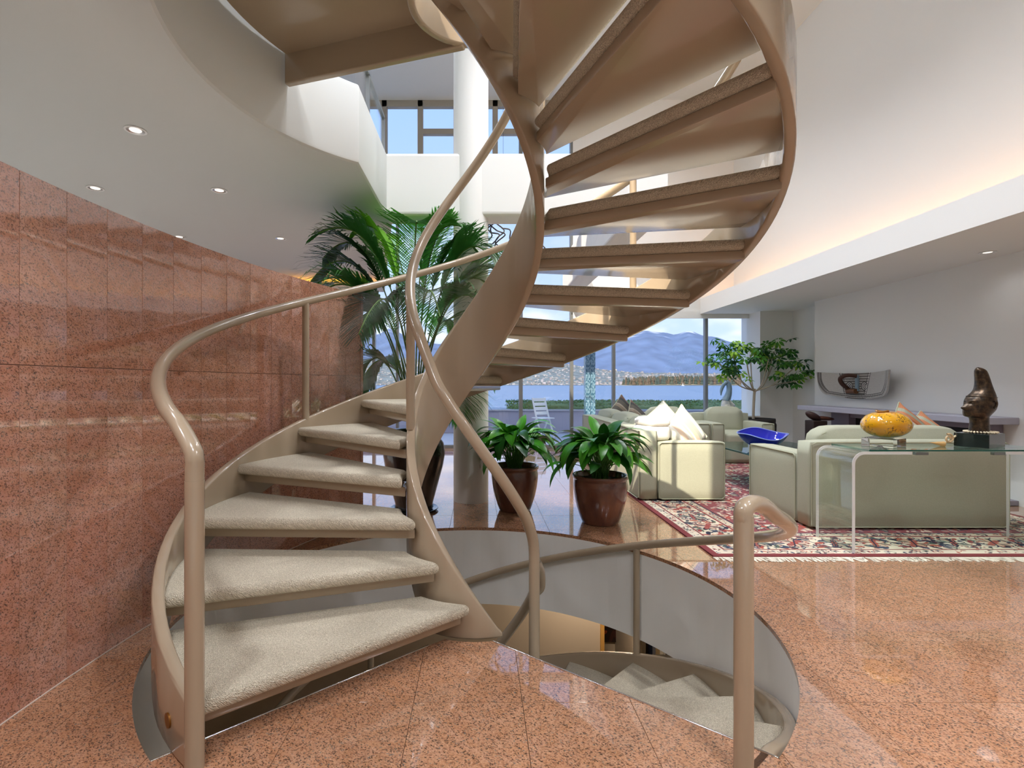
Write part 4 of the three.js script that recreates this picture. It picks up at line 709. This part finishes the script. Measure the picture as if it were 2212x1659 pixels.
{ // palm in the dark urn
  const o = thing('potted_palm', 'tall feathery palm in a dark glazed urn beside the white column', 'potted plant', [-0.62, 0, 4.86]);
  mesh('saucer', lathe([[0.001, 0], [0.2, 0], [0.23, 0.02], [0.225, 0.026], [0.19, 0.012], [0.001, 0.012]], 48), glazed([40, 44, 42], [24, 26, 26], 9), o);
  mesh('urn', lathe([[0.001, 0.013], [0.17, 0.013], [0.185, 0.03], [0.18, 0.07], [0.22, 0.22], [0.275, 0.42], [0.295, 0.54], [0.28, 0.64], [0.23, 0.71], [0.205, 0.73], [0.225, 0.755], [0.222, 0.765], [0.195, 0.755], [0.19, 0.7]], 64), glazed([66, 56, 48], [38, 34, 32], 5), o, 'dark brown glazed urn');
  mesh('soil', new THREE.CylinderGeometry(0.19, 0.19, 0.01, 32).translate(0, 0.70, 0), soil, o);
  const R = rng(64), mats = [0x3a7430, 0x4f9434, 0x2c5a2c, 0x86c43a].map((c) => leafMat(c, { roughness: 0.4, transmission: 0.45 })), rach = std(0x55782c, 0.6);
  // tips and bends of the fronds relative to the urn: [tip x, y, depth], [bend x, y, depth], length share of leaflets
  const F = [[[-1.05, 2.15, 0.1], [-0.62, 2.75, 0.0], 2], [[-0.82, 2.55, -0.3], [-0.4, 2.85, -0.1], 0], [[-1.0, 1.95, -0.3], [-0.6, 2.5, -0.2], 0], [[-0.45, 2.75, 0.4], [-0.15, 2.75, 0.2], 3], [[0.1, 2.8, 0.4], [0.05, 2.7, 0.2], 3], [[0.42, 2.68, -0.1], [0.15, 2.8, 0.0], 1], [[0.80, 2.25, -0.2], [0.5, 2.85, -0.1], 0], [[0.88, 2.0, 0.25], [0.5, 2.6, 0.15], 1], [[0.75, 1.75, -0.35], [0.45, 2.35, -0.2], 0], [[-0.72, 1.5, -0.35], [-0.45, 2.25, -0.2], 2], [[-0.35, 1.6, -0.75], [-0.15, 2.3, -0.45], 2], [[0.3, 1.75, -0.7], [0.15, 2.35, -0.4], 0], [[-0.75, 1.65, 0.45], [-0.4, 2.3, 0.3], 0], [[0.5, 1.55, 0.55], [0.3, 2.2, 0.35], 1], [[-0.5, 1.05, -0.15], [-0.42, 1.75, -0.1], 0], [[0.72, 1.25, 0.0], [0.45, 1.85, 0.0], 1], [[0.45, 0.95, -0.3], [0.3, 1.5, -0.2], 1], [[-0.62, 1.15, 0.35], [-0.35, 1.7, 0.2], 2], [[-0.95, 2.45, 0.25], [-0.55, 2.9, 0.1], 2], [[-0.6, 2.7, 0.1], [-0.25, 2.9, 0.05], 3], [[0.62, 2.5, 0.2], [0.3, 2.9, 0.1], 0], [[0.9, 2.15, 0.05], [0.6, 2.65, 0.0], 1], [[-0.85, 1.85, -0.55], [-0.5, 2.4, -0.35], 0], [[0.1, 2.55, -0.6], [0.05, 2.75, -0.3], 1]];
  for (const [tip, bend, m] of F) {
    const b = new THREE.Vector3((R() - 0.5) * 0.12, 0.7, (R() - 0.5) * 0.12), P1 = new THREE.Vector3(bend[0] * 0.35, lerp(0.7, bend[1], 0.72), -bend[2] * 0.35), P2 = new THREE.Vector3(bend[0], bend[1], -bend[2]), P3 = new THREE.Vector3(tip[0], tip[1], -tip[2]);
    const cv = new THREE.CubicBezierCurve3(b, P1, P2, P3), pos = [], nor = [];
    const f = mesh('frond', new THREE.TubeGeometry(cv, 30, 0.007, 6), rach, o, 'arching stem');
    const n = 46, t0 = 0.40, up = new THREE.Vector3(0, 1, 0);
    for (let i = 0; i < n; i++) for (const s of [-1, 1]) {
      const t = lerp(t0, 0.995, i / (n - 1)), p = cv.getPoint(t), tn = cv.getTangent(t), side = new THREE.Vector3().crossVectors(tn, up).normalize().multiplyScalar(s), k = (i / (n - 1));
      const L = (0.14 + 0.36 * Math.sin(Math.PI * Math.pow(k, 0.7) * 0.93 + 0.15)) * (0.9 + R() * 0.2), dir = side.clone().multiplyScalar(0.8).addScaledVector(tn, 0.55 + 0.3 * k).addScaledVector(up, 0.22).normalize();
      const wv = new THREE.Vector3().crossVectors(dir, up).normalize().multiplyScalar(0.012), q = (u) => p.clone().addScaledVector(dir, L * u).addScaledVector(up, -L * 0.34 * u * u * (0.7 + 0.5 * R()));
      const a = q(0), c = q(0.45), d = q(0.8), e = q(1.0), w1 = wv, w2 = wv.clone().multiplyScalar(0.7), w0 = wv.clone().multiplyScalar(0.4);
      const tri = (x, y, z) => pos.push(x.x, x.y, x.z, y.x, y.y, y.z, z.x, z.y, z.z);
      const A = a.clone().add(w0), A2 = a.clone().sub(w0), C = c.clone().add(w1), C2 = c.clone().sub(w1), D = d.clone().add(w2), D2 = d.clone().sub(w2);
      tri(A, C, A2); tri(A2, C, C2); tri(C, D, C2); tri(C2, D, D2); tri(D, e, D2);
    }
    const g = new THREE.BufferGeometry(); g.setAttribute('position', new THREE.Float32BufferAttribute(pos, 3)); g.computeVertexNormals(); g.setAttribute('uv', new THREE.Float32BufferAttribute(new Float32Array(pos.length / 3 * 2), 2));
    mesh('leaflets', g, mats[m], f, 'narrow drooping leaflets');
  }
}
{ // small tree in a basket
  const o = thing('umbrella_tree', 'small umbrella tree with a forked pale trunk in a dark woven basket', 'potted tree', [4.74, 0, 8.62]);
  const weave = dataTex(128, (i, j) => { const v = 38 + 26 * Math.sin(i * 0.39) * Math.sin(j * 0.39 + (Math.floor(i / 8) % 2) * 3.14); return [v + 6, v, v - 4]; });
  mesh('basket', lathe([[0.001, 0], [0.2, 0], [0.22, 0.02], [0.25, 0.3], [0.255, 0.52], [0.24, 0.56], [0.245, 0.575], [0.24, 0.62], [0.22, 0.62], [0.215, 0.56]], 40), std(0xffffff, 0.8, { map: rep(weave, 6, 4), bumpMap: rep(weave, 6, 4), bumpScale: 0.01 }), o, 'dark woven basket');
  mesh('soil', new THREE.CylinderGeometry(0.215, 0.215, 0.01, 28).translate(0, 0.57, 0), soil, o);
  const bark = std(0xb7ab98, 0.9), v = (x, y, z = 0) => new THREE.Vector3(x, y, z);
  mesh('trunk', tubeOf([v(-0.1, 0.55), v(-0.1, 0.75), v(-0.09, 0.95), v(-0.08, 1.12)], 0.022, 16, 10), bark, o);
  const ends = [[-0.45, 1.35, 0.1], [-0.62, 1.55, -0.1], [-0.3, 1.6, 0.15], [-0.1, 1.7, -0.1], [0.1, 1.62, 0.1], [0.3, 1.55, -0.1], [0.5, 1.45, 0.12], [0.62, 1.25, 0], [-0.5, 1.75, 0.05], [0.25, 1.75, 0]];
  for (const e of ends) mesh('branch', tubeOf([v(-0.08, 1.05 + Math.abs(e[0]) * 0.05), v(-0.08 + (e[0] + 0.08) * 0.45, 1.18, e[2] * 0.5), v(...e)], 0.010, 14, 7), bark, o);
  const lf = leafBlade(0.10, 0.042, 0.5, 0.2, 4), clus = [0, 1, 2].map((q) => merge(Array.from({ length: 7 }, (_, i) => { const a = i / 7 * 6.283 + q; return lf.clone().rotateX(0.15 + 0.2 * q).translate(0, 0, 0.025).rotateY(a); })));
  const mats = [0x3c7a30, 0x559a36, 0x2e6234, 0x9ac83e].map((c) => leafMat(c)), R = rng(15);
  for (let i = 0; i < 150; i++) {
    const e = ends[i % ends.length], c = mesh('leaf_cluster', clus[i % 3], mats[Math.floor(R() * 4)], o); const u = R() * 6.283, w = R() * 2 - 1, r = 0.24 * Math.cbrt(R());
    c.position.set(e[0] + r * Math.cos(u) * 1.25, e[1] + 0.05 + r * w * 0.75, e[2] + r * Math.sin(u)); c.rotation.set((R() - 0.5) * 1.3, R() * 6, (R() - 0.5) * 1.3); c.scale.setScalar(0.8 + R() * 0.4);
  }
}
{ // pelican on the window ledge
  const o = thing('pelican_sculpture', 'pale blue grey pelican sculpture standing on the window ledge', 'sculpture', [4.53, 0.63, 9.3]);
  const tx = dataTex(256, (i, j) => { const n = fbm(i / 40, j / 40, 5, 4); return [212 + n * 90, 212 + n * 70, 206 + n * 40]; }), mt = phy(0xffffff, 0.35, { map: tx, clearcoat: 0.4 }), blue = phy(0x8fa9bd, 0.35, { clearcoat: 0.4 });
  const v = (x, y, z = 0) => new THREE.Vector3(x, y, z);
  const tap = (pts, rs) => { const c = new THREE.CatmullRomCurve3(pts), g = new THREE.TubeGeometry(c, 40, 1, 18), p = g.attributes.position; for (let i = 0; i <= 40; i++) { const t = i / 40, f = t * (rs.length - 1), k = Math.min(Math.floor(f), rs.length - 2), r = lerp(rs[k], rs[k + 1], f - k), q = c.getPointAt(t); for (let j = 0; j <= 18; j++) { const o = i * 19 + j; p.setXYZ(o, q.x + (p.getX(o) - q.x) * r, q.y + (p.getY(o) - q.y) * r, q.z + (p.getZ(o) - q.z) * r); } } g.computeVertexNormals(); return g; };
  mesh('body', tap([v(0.07, 0.0), v(0.03, 0.1), v(-0.01, 0.22), v(-0.02, 0.32)], [0.05, 0.105, 0.125, 0.09, 0.05]), mt, o);
  mesh('neck', tap([v(-0.03, 0.26), v(0.02, 0.38), v(0.035, 0.5), v(0.01, 0.6), v(-0.025, 0.61)], [0.08, 0.062, 0.05, 0.045, 0.03]), blue, o);
  mesh('bill', tap([v(-0.01, 0.605), v(-0.07, 0.55), v(-0.11, 0.45), v(-0.115, 0.36)], [0.035, 0.032, 0.026, 0.008]), blue, o);
  mesh('foot', rbox(0.14, 0.02, 0.12, 0.008).translate(0.07, 0.01, 0), mt, o);
}

// ---------------------------------------------------------------- upper storey details
{
  const o = thing('glass_guard', 'low glass guard on the upper slab edge behind the stair', 'guard rail');
  mesh('pane', box(-0.985, -0.975, SLAB, 3.9, 4.05, 5.2), M.glass, o); mesh('post', box(-1.0, -0.96, SLAB, 3.92, 4.45, 4.48), M.mullion, o); mesh('post', box(-1.0, -0.96, SLAB, 3.92, 5.17, 5.2), M.mullion, o); mesh('top_rail', box(-1.0, -0.96, 3.9, 3.925, 4.05, 5.2), M.mullion, o);
}

// ---------------------------------------------------------------- outside: terrace, sea, far shore, mountains
{
  const deckM = std(0xc9c6c8, 0.8);
  struct('floor_terrace', [box(-7, 9, -0.3, -0.02, ZF + 0.25, 13.6)], deckM, 'pale terrace outside the windows');
  const pl = thing('planter_wall', 'long pale planter wall along the terrace edge', 'planter', [0, 0, 0]);
  mesh('wall', boxUV(rbox(16, 0.55, 0.9, 0.02)).translate(1, 0.255, -13.1), std(0xb4b2c0, 0.85), pl); mesh('coping', boxUV(rbox(16.1, 0.04, 1.0, 0.01)).translate(1, 0.55, -13.1), std(0xc4c1c6, 0.8), pl);
  const hd = thing('hedge', 'low clipped evergreen hedge growing in the terrace planter', 'hedge', [0, 0, 0]);
  const g = new THREE.SphereGeometry(1, 90, 24), p = g.attributes.position; for (let i = 0; i < p.count; i++) { const x = p.getX(i), y = p.getY(i), z = p.getZ(i), sx = Math.sign(x) * Math.pow(Math.abs(x), 0.25), n = 1 + 0.25 * fbm(sx * 9, y * 3, z * 3, 3); p.setXYZ(i, 4.6 + sx * 3.9, 0.57 + Math.max(y, -0.2) * 0.2 * n, -13.05 + z * 0.33 * n); } g.computeVertexNormals();
  mesh('core', g, std(0x8a9a64, 0.9), hd);
  const lg = leafBlade(0.05, 0.022, 0.4, 0.2, 2), N = 9000, im = new THREE.InstancedMesh(lg, std(0x8a9a64, 0.8, { side: THREE.DoubleSide }), N), R = rng(88), m4 = new THREE.Matrix4(), q = new THREE.Quaternion(), e = new THREE.Euler(), col = new THREE.Color();
  for (let i = 0; i < N; i++) { const x = 0.7 + R() * 7.8, a = R() * Math.PI, rr = 1 + 0.25 * fbm(x, a, 1, 2); e.set(R() * 6, R() * 6, R() * 6); q.setFromEuler(e); m4.compose(new THREE.Vector3(x, 0.58 + Math.sin(a) * 0.19 * rr, -13.05 + Math.cos(a) * 0.32 * rr), q, new THREE.Vector3(1, 1, 1)); im.setMatrixAt(i, m4); im.setColorAt(i, col.setRGB(0.6 + R() * 0.6, 0.7 + R() * 0.5, 0.5 + R() * 0.4)); }
  im.name = 'leaves'; im.castShadow = im.receiveShadow = true; im.userData.kind = 'stuff'; hd.add(im);
  // glass water column and chair on the terrace
  const gc = thing('glass_column', 'tall blue green cast glass column on the terrace', 'sculpture', [2.47, -0.02, 11.4]);
  const bt = dataTex(256, (i, j) => { const v = 128 + 250 * fbm(i / 9, j / 26, 2, 3); return [v, v, v]; }, false);
  mesh('foot', rbox(0.32, 0.08, 0.32, 0.01).translate(0, 0.04, 0), std(0x9a9da0, 0.6), gc);
  const ct = dataTex(256, (i, j) => { const v = fbm(i / 7, j / 22, 4, 3); return v > 0.02 ? [150, 184, 196] : [62, 110, 132]; });
  for (const x of [-0.056, 0.056]) mesh('glass_block', boxUV(rbox(0.108, 2.6, 0.2, 0.008)).translate(x, 1.38, 0), phy(0xffffff, 0.15, { map: rep(ct, 1.6), clearcoat: 0.8, bumpMap: rep(bt, 1.6), bumpScale: 0.01 }), gc, 'rippled blue green glass');
  const ch = thing('garden_chair', 'white folding garden chair standing on the terrace', 'chair', [1.42, -0.02, 11.6], 0.5), wm = std(0xf2f2ee, 0.5);
  for (const x of [-0.17, 0.17]) { mesh('front_leg', tubeOf([new THREE.Vector3(x, 0.9, -0.12), new THREE.Vector3(x, 0.45, 0.05), new THREE.Vector3(x, 0, 0.26)], 0.02, 10, 8), wm, ch); mesh('rear_leg', tubeOf([new THREE.Vector3(x, 0.45, 0.05), new THREE.Vector3(x, 0, -0.24)], 0.018, 4, 8), wm, ch); }
  for (let i = 0; i < 4; i++) mesh('back_slat', rbox(0.36, 0.075, 0.018, 0.006).rotateX(-0.25).translate(0, 0.56 + i * 0.1, -0.0 - i * 0.028), wm, ch);
  for (let i = 0; i < 5; i++) mesh('seat_slat', rbox(0.36, 0.018, 0.07, 0.006).translate(0, 0.45, 0.22 - i * 0.08), wm, ch);
  // wire branch sculpture hanging before the high window
  const wr = thing('wire_sculpture', 'dark tangled branch sculpture hung before the high window beside the column', 'sculpture', [0.42, 3.25, 8.9]), wmat = std(0x2a2624, 0.6);
  for (let i = 0; i < 13; i++) { const pts = []; let x = (R() - 0.5) * 0.9, y = 0.75 + (R() - 0.3) * 0.25; for (let k = 0; k < 8; k++) { pts.push(new THREE.Vector3(x, y, (R() - 0.5) * 0.15)); x += (R() - 0.5) * 0.34; y -= 0.03 + R() * 0.15; } mesh('branch', tubeOf(pts, 0.012, 40, 6), wmat, wr); }
  mesh('cord', tubeOf([new THREE.Vector3(0, 0.8, 0), new THREE.Vector3(0, 3.24, 0)], 0.003, 4, 6), wmat, wr);
  // sea
  const sb = dataTex(512, (i, j) => { const a = i / 512 * 6.283, b = j / 512 * 6.283; const v = 128 + 170 * fbm(Math.cos(a) * 6 + 3, Math.sin(a) * 6 + Math.cos(b) * 9, Math.sin(b) * 9, 4); return [v, v, v]; }, false);
  const sc = dataTex(512, (i, j) => { const a = i / 512 * 6.283, b = j / 512 * 6.283; const v = 40 * fbm(Math.cos(a) * 7 + 8, Math.sin(a) * 7 + Math.cos(b) * 16, Math.sin(b) * 16, 4); return [96 + 2.2 * v, 126 + 2 * v, 166 + 1.6 * v]; });
  const sea = new THREE.PlaneGeometry(9000, 4200, 1, 1).rotateX(-Math.PI / 2).translate(0, -5, -2100 - 16);
  { const uv = sea.attributes.uv; for (let i = 0; i < 4; i++) uv.setXY(i, uv.getX(i) * 300, uv.getY(i) * 260); }
  solo('sea', sea, std(0xffffff, 0.35, { map: rep(sc, 0.45), bumpMap: sb, bumpScale: 1.2 }), 'rippled blue grey sea beyond the terrace', 'sea', null, 'stuff');
}
// land forms: height field strips
function land(x0, x1, d0, d1, nx, nd, hfun, cfun) {
  const pos = [], col = [], idx = [];
  for (let j = 0; j <= nd; j++) for (let i = 0; i <= nx; i++) { const x = lerp(x0, x1, i / nx), d = lerp(d0, d1, j / nd), h = hfun(x, d, j / nd); pos.push(x, -5 + h, -d); const c = cfun(x, d, h); col.push(...c); }
  for (let j = 0; j < nd; j++) for (let i = 0; i < nx; i++) { const a = j * (nx + 1) + i, b = a + 1, c = a + nx + 1, d = c + 1; idx.push(a, b, c, b, d, c); }
  const g = new THREE.BufferGeometry(); g.setAttribute('position', new THREE.Float32BufferAttribute(pos, 3)); g.setAttribute('color', new THREE.Float32BufferAttribute(col, 3)); g.setIndex(idx); g.computeVertexNormals(); return g;
}
const ridge = [[-6000, 380], [-3000, 420], [-1750, 520], [-1500, 640], [-1370, 600], [-1200, 600], [-1060, 655], [-850, 560], [-500, 480], [0, 470], [700, 430], [1250, 380], [1600, 520], [1800, 575], [1960, 620], [2150, 590], [2300, 560], [2480, 608], [2700, 560], [3000, 500], [3400, 430], [4500, 420], [7000, 380]];
const ridgeAt = (x) => { for (let i = 0; i < ridge.length - 1; i++) if (x <= ridge[i + 1][0]) { const t = (x - ridge[i][0]) / (ridge[i + 1][0] - ridge[i][0]), s = t * t * (3 - 2 * t); return lerp(ridge[i][1], ridge[i + 1][1], s); } return 400; };
{
  const hm = (x, d, t) => { const s = Math.sin(Math.min(t, 1) * Math.PI / 2); return ridgeAt(x * 6000 / d) * Math.pow(s, 1.3) * (d / 6000) + 70 * s * fbm(x / 420, d / 420, 1, 5) + 60 * s * (1 - s) * Math.abs(fbm(x / 260, d / 700, 6, 4)) * 4 + (t > 0.999 ? 0 : 0); };
  solo('mountain_range', land(-7500, 8000, 4000, 6100, 420, 70, hm, (x, d, h) => { const n = fbm(x / 160, d / 160, 4, 4), snow = clamp((h - 585 + n * 200) / 50, 0, 1) * clamp(n * 4 - 0.25, 0, 1), g = 0.9 + n * 0.5; return [lerp(0.088 * g, 0.40, snow), lerp(0.142 * g, 0.45, snow), lerp(0.265 * g, 0.55, snow)]; }), std(0xffffff, 1, { vertexColors: true }), 'mountains coloured with blue haze and streaked with snow across the water', 'mountains', null, 'structure');  // blue of the distant haze is put into the slope colour
  const town = (x, d, t) => Math.pow(Math.sin(clamp(t, 0, 1) * Math.PI / 2), 1.2) * (70 + 90 * Math.exp(-(((x - 250) / 450) ** 2)) + 100 * Math.exp(-(((x + 550) / 350) ** 2))) + 22 * t * fbm(x / 90, d / 90, 2, 4) + 1;
  solo('town_hill', land(-3200, 1900, 2300, 3300, 200, 50, town, (x, d, h) => { const n = fbm(x / 30, d / 30, 7, 3), g = 0.8 + n; return [0.13 * g, 0.17 * g, 0.19 * g]; }), std(0xffffff, 1, { vertexColors: true }), 'wooded hillside with a town along the far shore', 'hill', null, 'structure');
  const R = rng(71), N = 4200, bg = new THREE.BoxGeometry(1, 1, 1), im = new THREE.InstancedMesh(bg, std(0xffffff, 0.9), N), m4 = new THREE.Matrix4(), col = new THREE.Color(), q = new THREE.Quaternion();
  for (let i = 0; i < N; i++) { const t = Math.pow(R(), 1.7) * 0.75, d = 2310 + t * 1000, x = -1500 + R() * 3000, w = 5 + R() * 7, h = 3 + R() * 4 + (R() < 0.03 ? 9 : 0); m4.compose(new THREE.Vector3(x, -5 + town(x, d, t) + h / 2 - 1, -d), q, new THREE.Vector3(w, h, 10)); im.setMatrixAt(i, m4); const v = 0.14 + R() * 0.26; im.setColorAt(i, col.setRGB(v * (0.95 + R() * 0.15), v, v * (0.95 + R() * 0.15))); }
  im.name = 'town_houses'; tag(im, 'many small pale houses scattered over the far hillside', 'houses', null, 'stuff'); scene.add(im);
  const pt = (x, d, t) => (x > 600 ? clamp((x - 600) / 150, 0, 1) : 0) * ((10 + 7 * fbm(x / 220, 1, 5, 3)) * Math.sin(Math.PI * clamp(t, 0.02, 0.9))) + (x > 600 ? 0.6 : -0.5);
  solo('wooded_point', land(560, 2600, 2050, 2280, 80, 14, pt, () => [0.2, 0.19, 0.13]), std(0xffffff, 1, { vertexColors: true }), 'low wooded point of land with a pale beach', 'land', null, 'structure');
  const tg = mergeGeometries([new THREE.ConeGeometry(3.6, 22, 6).translate(0, 12, 0), new THREE.ConeGeometry(2.6, 14, 6).translate(0, 19, 0)]), TN = 5200, ti = new THREE.InstancedMesh(tg, std(0xffffff, 1), TN);
  for (let i = 0; i < TN; i++) { const t = 0.12 + R() * 0.75, d = 2050 + t * 230, x = 625 + Math.pow(R(), 0.9) * 1900, s = 0.35 + R() * 0.85; m4.compose(new THREE.Vector3(x, -5 + pt(x, d, t), -d), q, new THREE.Vector3(s * 2.2, s * 1.15, s * 2)); ti.setMatrixAt(i, m4); const w = R(), c = w < 0.3 ? [0.095, 0.07, 0.045] : w < 0.6 ? [0.04, 0.06, 0.05] : w < 0.8 ? [0.06, 0.07, 0.05] : [0.11, 0.085, 0.06]; ti.setColorAt(i, col.setRGB(...c)); }
  ti.name = 'shore_trees'; tag(ti, 'dense trees in green and autumn brown on the wooded point', 'trees', null, 'stuff'); scene.add(ti);
  const sh = thing('blue_ship', 'small dark blue hulled ship on the far water', 'ship', [-510, -4.9, 2050]);
  mesh('hull', rbox(26, 5, 8, 1).translate(0, 2, 0), std(0x2a3f8a, 0.6), sh); mesh('cabin', rbox(7, 5, 6, 0.5).translate(-7, 7, 0), std(0xe6e6e6, 0.6), sh);
  const bo = thing('sailing_boat', 'tiny white sailing boat near the wooded point', 'boat', [700, -5, 1750]);
  mesh('hull', rbox(8, 1.5, 3, 0.4).translate(0, 0.8, 0), std(0xf4f4f4, 0.6), bo); mesh('sail', new THREE.ConeGeometry(2.2, 9, 3).scale(1, 1, 0.15).translate(0, 6, 0), std(0xfafafa, 0.7), bo);
}

renderer.render(scene, camera);
